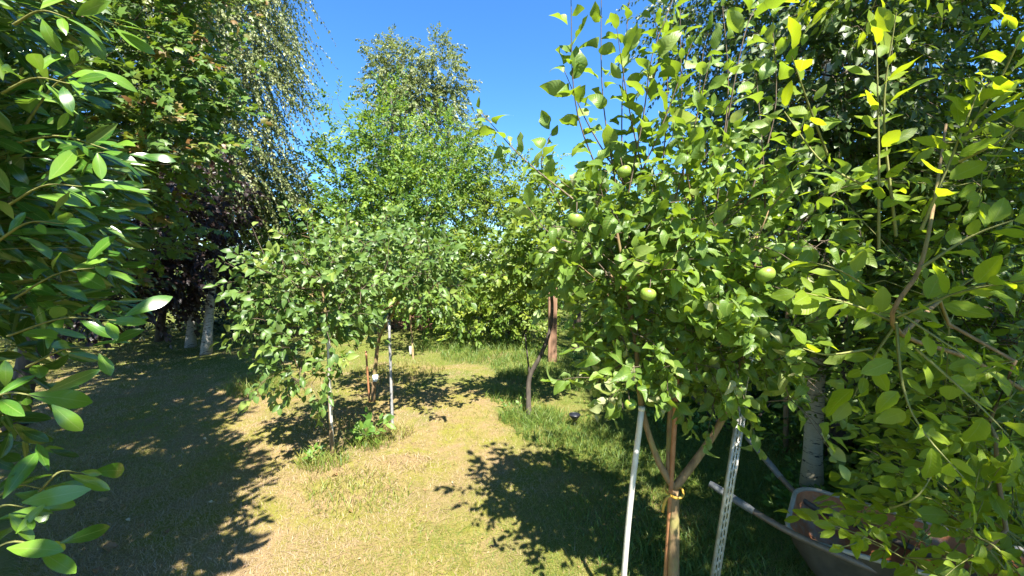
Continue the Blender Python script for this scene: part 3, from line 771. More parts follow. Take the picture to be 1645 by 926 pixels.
def bush(name, label, px, py, blobs, n, mat, size=.06, m=18, stems=4, top=None, tm=T_OAK, L=(.2, .45), group=None, upw=.35, singles=0, clump=None, tmh=None, hi=2.6, spread=.35, sp=None, cat='bush', cull=None):
    b = root_of(px, py)
    tops = [bb[0] for bb in blobs]
    tr = []
    for k in range(stems):
        t = tops[k % len(tops)]
        s = b + np.array((rng.uniform(-.12, .12), rng.uniform(-.12, .12), 0))
        tr.append(([s, s * .5 + t * .5 + np.array((rng.normal(0, .08), rng.normal(0, .08), .1)), t], .15, 10, rng.uniform(.014, .03), .3))
    return plant(name, label, cat, b, tr, blobs, n, mat, M_BARK_DARK, size, m, tmh or tm, tm, L=L, droop=.25, upw=upw, r0=.03, crown='foliage', group=group, singles=singles, hi_dist=hi, trunk_name='stem', sp=sp, clump=clump, cull=cull)
bush('hazel_bush', 'yellow green hazel bush at the far end, right of the oak', 790, 535, [pb(800, 360, 9.0, 75, 70, 1.0), pb(770, 440, 8.6, 70, 60, .8), pb(830, 305, 9.4, 65, 55, .9), pb(740, 480, 8.4, 60, 40, .6), pb(820, 470, 8.4, 50, 60, .6)], 1050, M_HAZEL, .08, 15, clump=(120, .14))
bush('cherry_bush', 'low leafy cherry bush below the hazel, beside the brown post', 830, 545, [pb(790, 500, 7.8, 60, 35, .5), pb(840, 500, 7.4, 35, 50, .5), pb(750, 510, 7.9, 40, 30, .5), pb(855, 445, 7.6, 40, 50, .5)], 420, M_HAZEL, .085, 14, tm=T_OAK)
bush('hawthorn_bush', 'dark green hawthorn bush behind the leaning birch trunk', 470, 540, [pb(470, 440, 8.8, 80, 70, 1.0), pb(400, 420, 9.2, 60, 80, 1.0), pb(520, 480, 8.8, 70, 50, .8), pb(440, 350, 9.4, 70, 60, 1.0)], 900, M_OAK, .07, 17, clump=(130, .14))
bush('goat_willow', 'rounded olive green tree below the hanging twigs of the weeping birch', 425, 540, [pb(425, 295, 8.6, 60, 50, .8), pb(390, 350, 8.6, 60, 50, .8), pb(455, 340, 8.8, 40, 45, .7), pb(350, 300, 8.8, 50, 60, .8)], 900, M_BIRCH, .065, 18, clump=(110, .16), cat='tree')
bush('yew_bush', 'yew bush under the purple tree, deep shade put into its leaf colour', 190, 545, [pb(170, 470, 8.6, 130, 70, 1.0), pb(60, 450, 7.6, 140, 90, 1.0), pb(300, 480, 9.4, 110, 70, 1.0), pb(400, 500, 10.2, 80, 60, 1.0), pb(-80, 400, 6.5, 140, 150, 1.2), pb(40, 400, 5.0, 120, 110, .8), pb(150, 420, 5.6, 80, 80, .7)], 1300, M_SHADE, .09, 11, stems=6)
bush('elder_bush', 'green elder bush behind the brown post, under the right trees', 960, 545, [pb(960, 450, 8.6, 100, 90, 1.2), pb(1060, 430, 8.8, 100, 110, 1.2), pb(900, 340, 9.4, 75, 75, 1.0), pb(1000, 330, 9.6, 100, 70, 1.2), pb(1150, 480, 8.4, 110, 100, 1.2)], 1050, M_HAZEL, .08, 15, stems=5, clump=(120, .15))

# ================================================================== treeline that closes the garden
def treeline():
    bl = [wb(x, y, z, 2.2, 1.6, 2.4, 1) for x, y, z in [(-13, 12, 2), (-10, 14, 2.2), (-7, 15, 2), (-4.5, 14.5, 1.6), (-1.5, 14.5, 1.7), (1.5, 14, 2.0), (4.5, 13.5, 2.6), (7.5, 12.5, 3), (10, 10.5, 3), (11.5, 8, 3), (12, 5, 3), (12, 2, 3), (-13, 9, 3), (-12, 6, 3), (-11, 3, 3)]]
    root = thing('far_treeline', 'mixed trees closing off the far end of the garden', 'trees', (0, 14, 0)); root['kind'] = 'stuff'
    tg, c, r = blob_points(bl, 3000, 2.2); tg[:, 2] = np.maximum(tg[:, 2], .1)
    _, lv = sprays(tg, unit(rdir(3000) + (0, 0, .3)), rng.uniform(.4, .8, 3000), 11, .19, droop=.2, flat=.8, tone=(.35, .2, .15))
    foliage(root, [lv], T_OAK, T_OAK, M_OAK, 'foliage')
treeline()

b = np.array((-6.2, 1.5, -.03))  # tree added out of view to deepen the shade on the left
plant('left_shade_tree', 'added unseen tree whose high crown shades the laurel side', 'tree', b, [(straight(b, (-5.6, .8, 7.5), bow=(.1, .1, 0)), .4, 18, .16, .3, 1.2)],
      [wb(-6.5, 0.2, 6.0, 1.8, 1.8, 1.6), wb(-4.4, .4, 5.2, 1.0, 1.1, .9), wb(-3.4, 1.5, 4.2, .9, .8, .8, 1.6), wb(-2.9, .2, 5.0, .8, 1.1, .8, 1.4), wb(-1.35, -.4, 3.6, .5, .35, .5, .22)], 850, M_OAK, M_BARK_DARK, .15, 11, T_OAK, T_OAK, L=(.3, .7), r0=.1)
b = np.array((5.2, 1.2, -.03))  # unseen tree, added to shade and dapple the right-hand side
plant('right_shade_tree', 'added unseen tree whose high crown shades sallow and wheelbarrow', 'tree', b, [(straight(b, (4.6, 1.6, 8.5), bow=(-.1, .1, 0)), .4, 18, .16, .3, 1.2)],
      [wb(4.4, 1.8, 6.4, 1.9, 2.2, 1.5), wb(3.6, .4, 5.2, 1.1, 1.5, .9), wb(5.4, 4.0, 6.6, 1.8, 1.8, 1.5), wb(3.0, 2.2, 5.4, .9, 1.3, .8), wb(2.3, -.5, 3.6, .55, .4, .45, .4)], 840, M_OAK, M_BARK_DARK, .15, 11, T_OAK, T_OAK, L=(.3, .7), r0=.1)
APPLES = [(925, 353, 1.40, .033, 'green apple in sun at the side of the large tree, pale yellow'), (1041, 473, 1.38, .030, 'green apple low in the middle of the large tree, beside a bare twig'),
          (1247, 403, 1.34, .029, 'green apple, first of the touching pair on the large tree'), (1274, 400, 1.355, .028, 'green apple, second of the touching pair nearer the sallow'),
          (1230, 441, 1.32, .033, 'green apple hanging just below the touching pair'), (1003, 276, 1.45, .028, 'green apple highest up among the upright shoots'), (1013, 650, 1.55, .026, 'green apple hanging lowest beside the white stake top')]
CULL = [(px, py - 2, d, 24) for px, py, d, r, lab in APPLES]
CULL += [(888, y, 6.0, 20) for y in range(495, 590, 14)] + [(1318 - (y - 600) * .07, y, 2.6, 17) for y in range(595, 775, 14)] + [(1326, y, 2.6, 14) for y in range(385, 435, 14)]
# ================================================================== small apple trees on the lawn
KA = dict(tone=(.45, .2, .16), flat=.75, grav=-.15)
b = root_of(534, 744)
def ash(*pts, m=7, s=.065, kw=None):
    return ([P(*q) for q in pts], m, s, kw or dict(tone=(.6, .15, .15), grav=-.05, flat=.6))
plant('small_apple_tree', 'small round headed apple tree with slim pale stem, nearest on the lawn', 'tree', b,
      [([b, P(530, 640, 3.22), P(527, 560, 3.2), P(520, 480, 3.2), P(505, 400, 3.2)], .32, 20, .017, .35, 1.3)],
      [pb(475, 455, 3.2, 62, 60, .36), pb(545, 470, 3.2, 52, 70, .36), pb(510, 555, 3.15, 62, 42, .34), pb(435, 520, 3.15, 34, 34, .22), pb(500, 400, 3.3, 50, 35, .3), pb(480, 606, 3.1, 20, 14, .12, .025)],
      290, M_APPLE_FAR, M_BARK, .072, 8, T_APPLE_MID, T_APPLE_LO, clump=(75, .06), L=(.10, .24), droop=.2, upw=.25, outw=.7, r0=.018, singles=300, hi_dist=5, twigmat=M_TWIG,
      extra=[ash((430, 520, 3.1), (400, 535, 3.05), (365, 535, 3.0), m=7), ash((500, 430, 3.2), (505, 390, 3.2), (500, 345, 3.2), m=8), ash((440, 440, 3.2), (420, 400, 3.2), (405, 365, 3.2)), ash((555, 440, 3.2), (560, 390, 3.2), (555, 345, 3.2)), ash((485, 575, 3.1), (482, 600, 3.05), (477, 628, 3.05)), ash((590, 470, 3.2), (620, 430, 3.2), (625, 380, 3.2))],
      branch_parts=5, sp=KA)
b = root_of(599, 647)
plant('small_apple_tree', 'small apple tree with dark forked stem tied to the orange cane', 'tree', b,
      [([b, P(603, 590, 4.62), P(610, 540, 4.6), P(628, 510, 4.5), P(645, 470, 4.4)], .42, 18, .026, .5, 1.25), ([P(610, 540, 4.6), P(600, 500, 4.6), P(592, 430, 4.6)], .3, 10, .016, .4)],
      [pb(640, 440, 4.2, 75, 48, .45), pb(700, 450, 3.8, 40, 40, .32), pb(600, 400, 4.5, 60, 45, .45), pb(670, 400, 4.2, 55, 35, .4), pb(580, 450, 4.6, 45, 38, .4), pb(690, 470, 4.0, 40, 25, .3)],
      310, M_APPLE_FAR, M_BARK, .078, 8, T_APPLE_MID, T_APPLE_LO, clump=(85, .07), L=(.12, .28), droop=.2, upw=.25, outw=.7, r0=.025, singles=300, hi_dist=5, twigmat=M_TWIG,
      extra=[ash((600, 420, 4.4), (610, 380, 4.4), (617, 340, 4.4), m=9), ash((560, 430, 4.5), (558, 380, 4.5), (556, 320, 4.5), m=9), ash((660, 420, 4.2), (675, 380, 4.2), (690, 330, 4.2), m=9)], branch_parts=5, sp=KA)
b = root_of(850, 672)
plant('bent_fruit_tree', 'young fruit tree with crooked double stem in long grass', 'tree', b,
      [([b, P(849, 640, 4.25), P(851, 605, 4.25), P(868, 572, 4.22), P(882, 535, 4.2), P(887, 490, 4.18), P(880, 430, 4.1), P(872, 370, 4.1)], .6, 26, .03, .4, 1.2), ([P(851, 605, 4.25), P(847, 570, 4.27), P(843, 535, 4.3)], .95, 8, .011, .6)],
      [pb(860, 400, 4.1, 60, 50, .4), pb(820, 440, 4.2, 45, 35, .3), pb(900, 430, 4.1, 50, 45, .4), pb(930, 360, 4.1, 70, 50, .5)],
      380, M_HAZEL, M_BARK_DARK, .075, 9, T_APPLE_MID, T_APPLE_LO, L=(.12, .28), r0=.02, singles=220, hi_dist=5, branch_parts=4, sp=KA, cull=CULL)
b = root_of(664, 578)
plant('thin_sapling', 'thin far sapling with white tag in front of the brush pile', 'tree', b,
      [([b, P(662, 545, 7.0), P(658, 500, 7.0), P(655, 450, 7.0)], .6, 12, .018, .5)],
      [pb(658, 480, 7.0, 40, 30, .4), pb(650, 440, 7.0, 40, 30, .4)], 120, M_OAK, M_BARK, .07, 10, T_OAK, T_OAK, L=(.15, .3), r0=.012)

# ================================================================== right-hand trees
b = root_of(1303, 800)
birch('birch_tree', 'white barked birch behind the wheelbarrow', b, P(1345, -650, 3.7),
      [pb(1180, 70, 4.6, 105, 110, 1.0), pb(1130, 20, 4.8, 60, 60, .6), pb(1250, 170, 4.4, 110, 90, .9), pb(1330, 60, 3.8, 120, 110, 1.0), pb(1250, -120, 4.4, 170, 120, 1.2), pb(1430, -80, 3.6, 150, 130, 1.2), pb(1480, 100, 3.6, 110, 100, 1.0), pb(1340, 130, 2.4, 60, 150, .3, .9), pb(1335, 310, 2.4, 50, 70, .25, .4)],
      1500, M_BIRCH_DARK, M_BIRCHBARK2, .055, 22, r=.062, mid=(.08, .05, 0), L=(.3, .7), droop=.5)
b = root_of(1347, 742)
plant('alder_tree', 'dark barked alder close behind the white birch trunk', 'tree', b,
      [(straight(b, P(1500, -350, 4.4), bow=(-.1, 0, 0)), .3, 24, .075, .3, 1.3)],
      [pb(1560, 60, 3.6, 130, 130, 1.0), pb(1620, 250, 3.4, 120, 130, .9), pb(1480, 260, 4.0, 130, 110, .9), pb(1350, 270, 4.6, 130, 100, .9), pb(1600, -120, 3.8, 200, 120, 1.2), pb(1720, 100, 3.0, 120, 200, 1.0)],
      1500, M_HEDGE, M_BARK_DARK, .062, 16, T_HEDGE_HI, T_SMALL, L=(.25, .55), droop=.2, upw=.1, r0=.06, sp=dict(flat=.5, tone=(.45, .25, .18)), singles=0)
b = root_of(1262, 730)
plant('slender_tree', 'slender mottled stem in the shade between apple tree and birch', 'tree', b,
      [(straight(b, P(1268, 250, 3.9)), .5, 14, .022, .5)], [pb(1250, 380, 4.2, 110, 80, .8), pb(1180, 330, 4.6, 90, 80, .8)], 330, M_HEDGE, M_BARK, .06, 14, T_HEDGE_HI, T_SMALL, L=(.2, .45), r0=.02)
bush('hornbeam_bush', 'dense hornbeam bush filling the edge behind the wheelbarrow', 1560, 700, [pb(1480, 430, 3.4, 120, 90, .6), pb(1590, 420, 2.9, 110, 110, .6), pb(1400, 470, 3.9, 110, 90, .6), pb(1620, 620, 2.6, 110, 110, .5), pb(1500, 620, 3.2, 110, 90, .5), pb(1600, 780, 2.3, 110, 80, .4), pb(1720, 700, 2.2, 120, 200, .6), pb(1510, 340, 2.3, 120, 100, .35), pb(1400, 560, 2.4, 90, 80, .3), pb(1570, 540, 1.9, 110, 110, .3), pb(1360, 420, 2.5, 80, 70, .3), pb(1480, 700, 2.1, 80, 60, .25), pb(1610, 300, 2.0, 80, 120, .3)],
     2300, M_HEDGE, .055, 14, stems=7, tm=T_SMALL, tmh=T_HEDGE_HI, hi=3.4, singles=300, sp=dict(flat=.5, tone=(.45, .25, .18)), cull=CULL)
bush('privet_bush', 'shaded privet bush behind the large apple tree', 1180, 690, [pb(1180, 500, 4.8, 120, 90, .7), pb(1290, 560, 4.6, 90, 90, .6), pb(1080, 480, 5.4, 120, 80, .8), pb(1200, 620, 4.6, 90, 50, .5), pb(1390, 620, 4.4, 80, 70, .5), pb(1030, 560, 5.8, 70, 40, .5)],
     1100, M_HEDGE, .06, 15, stems=6, tm=T_SMALL, sp=dict(flat=.6, tone=(.35, .22, .18)))
bush('bramble_bush', 'low dark brambles in the shade beside the wheelbarrow', 1450, 780, [pb(1420, 720, 3.2, 110, 40, .5), pb(1540, 730, 2.9, 90, 50, .4), pb(1330, 690, 3.9, 80, 40, .4)], 380, M_HEDGE, .055, 12, stems=4, tm=T_SMALL, sp=dict(tone=(.3, .2, .15)))
def ground_cover():
    root = thing('ground_cover', 'low leafy plants covering the ground at the lawn edge', 'ground cover', G(960, 600)); root['kind'] = 'stuff'
    n = 1000
    px = rng.uniform(900, 1250, n); py = rng.uniform(572, 700, n); keep = (py - 572) / 128 < rng.uniform(0, 1, n) ** .6 * (px - 880) / 200
    pts = np.array([G(a, c) for a, c in zip(px[keep], py[keep])])
    pts = np.vstack([pts, np.array([G(a, c) for a, c in zip(rng.uniform(1250, 1640, 500), rng.uniform(680, 850, 500))])])
    pts[:, 2] += .01
    _, lv = sprays(pts, unit(rdir(len(pts)) * .6 + (0, 0, 1)), rng.uniform(.08, .22, len(pts)), 8, .05, droop=.3, flat=.5, tone=(.45, .2, .15))
    foliage(root, [lv], T_SMALL, T_SMALL, M_WEED, 'foliage')
ground_cover()

# ================================================================== the large apple tree in front
D0 = 1.80
b = P(1078, 1052, D0); b[2] = ground_z(b[0], b[1]) - .03
F1 = P(1083, 785, D0)
kwA = dict(tone=(.48, .22, .2), flat=1.0, grav=-.2, up=(.1, -.4, 1))
up_ = dict(tone=(.68, .12, .10), grav=-.02, flat=.9, up=(.1, -.4, 1))
S = lambda *pts, m=13, s=.095: ([P(*q) for q in pts], m, s, up_)
apple_extra = [
    S((975, 310, 1.65), (925, 170, 1.6), (917, -20, 1.55), m=17), S((990, 300, 1.7), (968, 150, 1.68), (966, -30, 1.65), m=19), S((1010, 310, 1.6), (1035, 180, 1.55), (1048, 90, 1.5), (1085, -10, 1.5), m=19),
    S((1060, 320, 1.7), (1072, 170, 1.7), (1070, 20, 1.7), m=16), S((1085, 320, 1.6), (1112, 220, 1.5), (1142, 90, 1.45), m=13), S((1150, 340, 1.55), (1168, 200, 1.5), (1195, 60, 1.45), (1215, 10, 1.45), m=17),
    S((920, 320, 1.6), (840, 255, 1.5), (772, 180, 1.42), m=16, s=.072), S((1230, 340, 1.55), (1225, 240, 1.5), (1215, 120, 1.5), m=13), S((1005, 300, 1.7), (945, 200, 1.65), (905, 110, 1.62), m=13),
    S((1180, 330, 1.6), (1255, 270, 1.45), (1290, 200, 1.4), m=12, s=.09), S((1250, 380, 1.5), (1320, 330, 1.4), (1360, 290, 1.35), m=10), S((900, 330, 1.7), (870, 270, 1.7), (885, 215, 1.7), m=10),
    S((1130, 330, 1.7), (1120, 200, 1.75), (1130, 80, 1.8), m=14), S((960, 400, 1.6), (890, 380, 1.5), (845, 330, 1.45), m=10, s=.085), S((1040, 150, 1.6), (1060, 90, 1.55), (1050, 20, 1.5), m=12),
    S((1000, 300, 1.7), (1000, 150, 1.7), (1012, -10, 1.7), m=18), S((1040, 310, 1.65), (1010, 170, 1.62), (990, 40, 1.6), m=16), S((1100, 320, 1.7), (1095, 150, 1.75), (1092, -30, 1.75), m=18), S((1200, 330, 1.6), (1245, 180, 1.55), (1240, 20, 1.5), m=16), S((1020, 300, 1.6), (1065, 200, 1.55), (1115, 60, 1.5), m=15), S((1150, 300, 1.8), (1170, 150, 1.8), (1160, 0, 1.8), m=16)]
def limb(*pts):
    return [F1] + [P(*q) for q in pts]
tr = [([b, P(1081, 930, D0), F1 + (0, 0, -.0), F1 + (0.0, 0, .012)], 2.0, 16, .0275, .78, 1.15),
      (limb((1055, 735, 1.79), (1030, 650, 1.77), (1022, 560, 1.75), (1005, 450, 1.72), (985, 340, 1.7)), .45, 26, .0165, .3),
      (limb((1125, 730, 1.78), (1160, 675, 1.76), (1190, 600, 1.74), (1205, 500, 1.7), (1215, 380, 1.66)), .45, 26, .0185, .3),
      ([P(1075, 760, 1.8), P(1078, 650, 1.82), P(1092, 540, 1.82), P(1085, 430, 1.8), P(1070, 330, 1.75)], .4, 26, .015, .3)]
tr[0] = ([b, P(1082, 930, D0), F1], 2.0, 14, .0275, .78, 1.15)
apple = plant('apple_tree', 'large apple tree in front with green apples, forked low and tied to a cane', 'tree', b, tr,
      [pb(1080, 400, 1.75, 120, 85, .42), pb(980, 400, 1.7, 85, 75, .38), pb(1190, 400, 1.65, 100, 80, .4), pb(1080, 520, 1.75, 130, 65, .4), pb(1200, 520, 1.65, 80, 75, .35), pb(965, 450, 1.65, 50, 40, .3), pb(1060, 300, 1.7, 110, 50, .35), pb(1015, 575, 1.72, 45, 40, .2, .04), pb(1170, 590, 1.7, 80, 40, .3, .06)],
      450, M_APPLE, M_BARK, .063, 10, T_APPLE, T_APPLE_LO, L=(.10, .24), droop=.25, upw=.2, outw=.6, r0=.02, clump=(80, .06), singles=300, hi_dist=3.2, twigmat=M_TWIG, extra=apple_extra, branch_parts=14, sp=kwA, rtip=.0017, cull=CULL)

# ================================================================== sallow branches reaching in from the right
kS = dict(tone=(.6, .2, .15), grav=-.1, flat=.5)
Q = lambda *pts, m=13, s=.074: ([P(*q) for q in pts], m, s, kS)
sallow_extra = [
    Q((1330, 250, 1.2), (1300, 170, 1.15), (1272, 90, 1.1), m=10), Q((1390, 300, 1.15), (1320, 260, 1.15), (1260, 180, 1.1), m=9), Q((1412, 400, 1.1), (1412, 250, 1.08), (1408, 60, 1.05), m=18), Q((1440, 380, 1.1), (1420, 180, 1.1), (1440, 20, 1.05), m=16),
    Q((1480, 370, 1.0), (1530, 250, .95), (1570, 150, .92), m=18), Q((1550, 220, .95), (1600, 140, .9), (1640, 60, .85), m=10, s=.085), Q((1540, 260, .95), (1600, 230, .9), (1660, 190, .88), m=9, s=.085), Q((1440, 510, 1.05), (1540, 470, .95), (1650, 450, .85), m=14, s=.085),
    Q((1440, 520, 1.1), (1370, 490, 1.1), (1290, 470, 1.1), m=14), Q((1440, 520, 1.05), (1450, 620, 1.0), (1480, 690, .98), (1548, 768, .95), m=12, s=.075), Q((1440, 500, 1.05), (1500, 540, 1.0), (1580, 590, .95), m=12), Q((1440, 520, 1.1), (1400, 580, 1.12), (1370, 640, 1.12), m=12),
    Q((1480, 430, 1.0), (1560, 380, .95), (1640, 350, .9), m=12), Q((1450, 500, 1.1), (1360, 440, 1.15), (1300, 420, 1.2), m=12), Q((1400, 560, 1.1), (1330, 570, 1.1), (1290, 560, 1.1), m=9), Q((1470, 560, 1.0), (1560, 640, .98), (1620, 700, .95), m=9),
    Q((1400, 850, 1.35), (1380, 870, 1.3), (1350, 880, 1.25), m=6, s=.05), Q((1420, 820, 1.4), (1470, 800, 1.3), (1500, 760, 1.3), m=9, s=.06), Q((1560, 860, 1.2), (1600, 880, 1.1), (1630, 920, 1.1), m=9, s=.06)]
b = np.array((2.55, 1.62, -.02))
plant('sallow_bush', 'sallow with large translucent yellow green leaves reaching in over the wheelbarrow', 'bush', b,
      [([b, np.array((2.35, 1.45, .8)), P(1600, 600, 1.35), P(1440, 530, 1.10), P(1478, 430, 1.05), P(1500, 330, 1.1), P(1520, 200, 1.2)], .45, 34, .0085, .35), ([b + (.1, 0, 0), np.array((2.4, 1.4, 1.5)), np.array((2.2, 1.3, 2.6)), np.array((2.0, 1.2, 3.4))], .3, 18, .03, .3)],
      [pb(1500, 400, 1.5, 100, 80, .3), pb(1580, 250, 1.4, 90, 90, .3), pb(1430, 480, 1.5, 80, 60, .25), pb(1600, 560, 1.4, 70, 60, .25), wb(2.1, 1.2, 2.8, .55, .6, .6), wb(1.7, 1.6, 3.1, .6, .5, .4), wb(2.6, .7, 2.4, .6, .7, .8), wb(2.1, .8, 2.2, .5, .5, .6, .5), wb(1.9, .2, 3.0, .6, .6, .5, .5), pb(1570, 840, 1.32, 65, 40, .12, .10), pb(1500, 800, 1.6, 50, 30, .15, .07), pb(1490, 895, 1.35, 55, 22, .08, .04), pb(1600, 890, 1.25, 70, 40, .12, .12), pb(1620, 720, 1.35, 60, 110, .2, .2), wb(2.4, -.4, 3.8, .7, .7, .5, .6)],  # high blobs out of view are added to shade the wheelbarrow
      780, M_SALLOW, M_BARK, .066, 9, T_SALLOW, T_SALLOW_LO, L=(.15, .35), droop=.15, upw=.25, outw=.6, singles=300, r0=.0085, hi_dist=2.2, twigmat=M_TWIG_GREEN, extra=sallow_extra, crown='foliage', trunk_name='stem', sp=dict(tone=(.45, .25, .15), flat=.5), branch_parts=5, cull=CULL)

# ================================================================== apples
M_FRUIT = None
def fruit():
    m, nt, out = new_mat('green_apple_skin'); L = nt.links.new
    tc = nd(nt, 'ShaderNodeTexCoord')
    n = nd(nt, 'ShaderNodeTexNoise', Scale=25.0, Detail=4.0); L(tc.outputs['Object'], n.inputs['Vector'])
    v = nd(nt, 'ShaderNodeTexVoronoi', Scale=140.0); L(tc.outputs['Object'], v.inputs['Vector'])
    c = mixc(nt, n.outputs['Fac'], (0.13, 0.24, 0.025), (0.27, 0.35, 0.06))
    c = mixc(nt, ramp(nt, [(.10, (1, 1, 1)), (.2, (0, 0, 0))], v.outputs['Distance']).outputs[0], c, (.36, .42, .16))
    bs = nd(nt, 'ShaderNodeBsdfPrincipled', Roughness=.33); L(c, bs.inputs['Base Color']); bs.inputs['Subsurface Weight'].default_value = .1; bs.inputs['Subsurface Radius'].default_value = (.02, .02, .005)
    L(bs.outputs[0], out.inputs['Surface'])
    return m
M_FRUIT = fruit()
def apple_mesh():
    nu, nv = 20, 14
    th = np.linspace(0, np.pi, nv); ph = np.arange(nu) / nu * 2 * np.pi
    TH, PHI = np.meshgrid(th, ph, indexing='ij')
    r = 1 - .22 * np.exp(-(TH / .42) ** 2) - .13 * np.exp(-((np.pi - TH) / .38) ** 2) + .02 * np.cos(5 * PHI) * np.sin(TH) ** 2 * (TH / np.pi)
    w = 1 + .07 * np.cos(TH)
    V = np.stack([r * w * np.sin(TH) * np.cos(PHI), r * w * np.sin(TH) * np.sin(PHI), .9 * r * np.cos(TH)], -1).reshape(-1, 3)
    i = np.arange(nv - 1)[:, None] * nu + np.arange(nu)[None]; j = np.arange(nv - 1)[:, None] * nu + (np.arange(nu)[None] + 1) % nu
    return V, np.stack([i, i + nu, j + nu, j], -1).reshape(-1, 4)
AV, AF = apple_mesh()
for px, py, d, r, lab in APPLES:
    c = P(px, py, d)
    a = thing('apple', lab, 'apple', c, 'green apples on the large apple tree')
    rot = Matrix.Rotation(rng.uniform(-.4, .4), 3, 'X') @ Matrix.Rotation(rng.uniform(-.4, .4), 3, 'Y')
    Rm = np.array(rot)
    link('fruit', np_mesh('fruit', (AV * r * .9) @ Rm.T, [AF]), M_FRUIT, a)
    up = Rm @ np.array((0, 0, 1.0))
    st = [up * r * .60, up * r * 1.0 + (0.002, .004, .004), up * r * 1.35 + (.004, .016, .018)]
    link('stalk', tube_mesh('stalk', [(smooth_path(st, 6), np.linspace(.0013, .0017, 6))], 5), M_TWIG, a)
    link('calyx', tube_mesh('calyx', [(np.array([-up * r * .70, -up * r * .83]), np.array([.005, .0035]))], 6), M_BARK_DARK, a)

# ================================================================== stakes, canes, ties
M_WHITE = plain_mat('white_plastic', (.62, .61, .58), (.42, .40, .34), 9, .5)
M_METAL = plain_mat('painted_metal', (.52, .51, .47), (.34, .32, .27), 30, .45, .3)
M_CANE = plain_mat('brown_cane', (.26, .105, .045), (.36, .17, .075), 25, .55, bump=.2)
M_GALV = plain_mat('grey_stake', (.36, .36, .35), (.22, .21, .2), 40, .5, .3)
M_WOOD = bark_mat('stained_wood', (.15, .08, .045), (.27, .16, .095), 14, .35, stretch=12)
M_WOOD_DK = bark_mat('darker_wood', (.09, .06, .04), (.17, .12, .08), 14, .35, stretch=12)  # darker version of the brown post wood
M_YEL = plain_mat('yellow_tie', (.55, .33, .04), (.42, .25, .04), 40, .6)
M_BLACK = plain_mat('black_plastic', (.012, .012, .013), (.03, .03, .03), 30, .4)
M_PANEL = plain_mat('solar_cell', (.01, .012, .02), (.02, .022, .03), 60, .45)
M_BLUE = plain_mat('pale_blue_tape', (.45, .6, .66), (.6, .68, .7), 30, .5)
def pole(name, label, base, top, r, mat, cat='stake', sides=10, cap=True):
    base, top = np.asarray(base, float), np.asarray(top, float)
    o = thing(name, label, cat, base)
    q = smooth_path([base + (0, 0, -.06), base * .5 + top * .5 + rng.normal(0, .004, 3), top], 12)
    link('shaft', tube_mesh('shaft', [(q, np.full(12, r))], sides, base), mat, o)
    if cap:
        dv = unit(top - base)
        link('end_cap', tube_mesh('end_cap', [(np.array([top - dv * .012, top + dv * .004]), np.array([r * 1.14, r * 1.1]))], sides, base), mat, o)
    return o
def on_ground(px, d):
    p = np.array(((px - PW / 2) / FPX * d, d, 0.0)); p[2] = ground_z(p[0], p[1]); return p
pole('white_stake', 'plain white round stake beside the large apple trunk', on_ground(1006, 1.72), P(1031, 655, 1.70), .0125, M_WHITE)
pole('orange_cane', 'orange brown cane tied upright to the large apple trunk', on_ground(1080, 1.745), P(1090, 570, 1.74), .0105, M_CANE, cat='cane')
pole('pale_stake', 'whitish stake against the stem of the nearest small apple tree', root_of(536, 742, 0), P(527, 520, 3.10), .0125, M_WHITE)
pole('grey_stake', 'straight grey metal stake standing between the two small apple trees', root_of(631, 690, 0), P(625, 515, 4.06), .014, M_GALV)
pole('orange_cane', 'short orange cane beside the dark forked stem', root_of(594, 648, 0), P(588, 565, 4.6), .011, M_CANE, cat='cane')
# slotted metal upright
def slotted():
    base = on_ground(1160, 1.78); top = P(1196, 640, 1.74)
    o = thing('slotted_stake', 'slotted pale metal shelving upright used as a stake', 'stake', base)
    up = unit(top - base); x = unit(np.cross(up, (0, 1.0, 0.15))); x = x if x[0] > 0 else -x; y = np.cross(up, x)
    H = np.linalg.norm(top - base); ax = np.array([x, y, up]); w = .036
    bl = []
    for s in (-1, 0, 1):
        bl.append((up * H / 2 + x * s * .0132, (.0046 if s else .0036, .0014, H / 2), ax))
    for s in (-1, 1):                                  # folded side flanges
        bl.append((up * H / 2 + x * s * w * .5 + y * .0075, (.0012, .0075, H / 2 - .001), ax))
    link('rail', boxes_mesh('rail', bl), M_METAL, o)
    n = int(H / .042)
    rung = []
    for k in range(n):
        for s in (-1, 1):
            rung.append((up * (k + .5 + .12 * s) * .042 + x * s * .0061, (.0032, .0011, .0088), ax))
    link('web', boxes_mesh('web', rung), M_METAL, o, kind='stuff')
    # thin wire and scrap of white cloth at the top
    link('wire', tube_mesh('wire', [(smooth_path([top - up * .02, P(1202, 610, 1.74), P(1208, 578, 1.73)], 8), np.full(8, .0022))], 5, base), M_METAL, o)
    q = P(1212, 576, 1.73) - base
    V, F, UV = blade(6, 4, lambda t: .55 + 0 * t, fold=.5, curl=.6, wave=.8, twist=1.2, seed=9)
    link('cloth_scrap', np_mesh('cloth_scrap', V * .035 + q, [F], uv=UV), M_WHITE, o)
slotted()
def tie():
    c = P(1084, 787, 1.775)
    o = thing('yellow_tie', 'yellow strap tying the large apple trunk to its cane', 'tie', c)
    a = np.linspace(0, 2 * np.pi, 25)
    ring = np.stack([np.cos(a) * .034 - .004, np.sin(a) * .052 - .004, .007 * np.sin(a + 1)], 1)
    link('loop', tube_mesh('loop', [(ring, np.full(25, .006))], 6), M_YEL, o)
    link('tail', tube_mesh('tail', [(smooth_path([(-.03, -.045, 0), (-.055, -.06, .004), (-.07, -.06, -.03), (-.075, -.06, -.065)], 12), np.full(12, .0055))], 6), M_YEL, o)
tie()
c = P(603, 607, 4.6)
a = np.linspace(0, 2 * np.pi, 17)
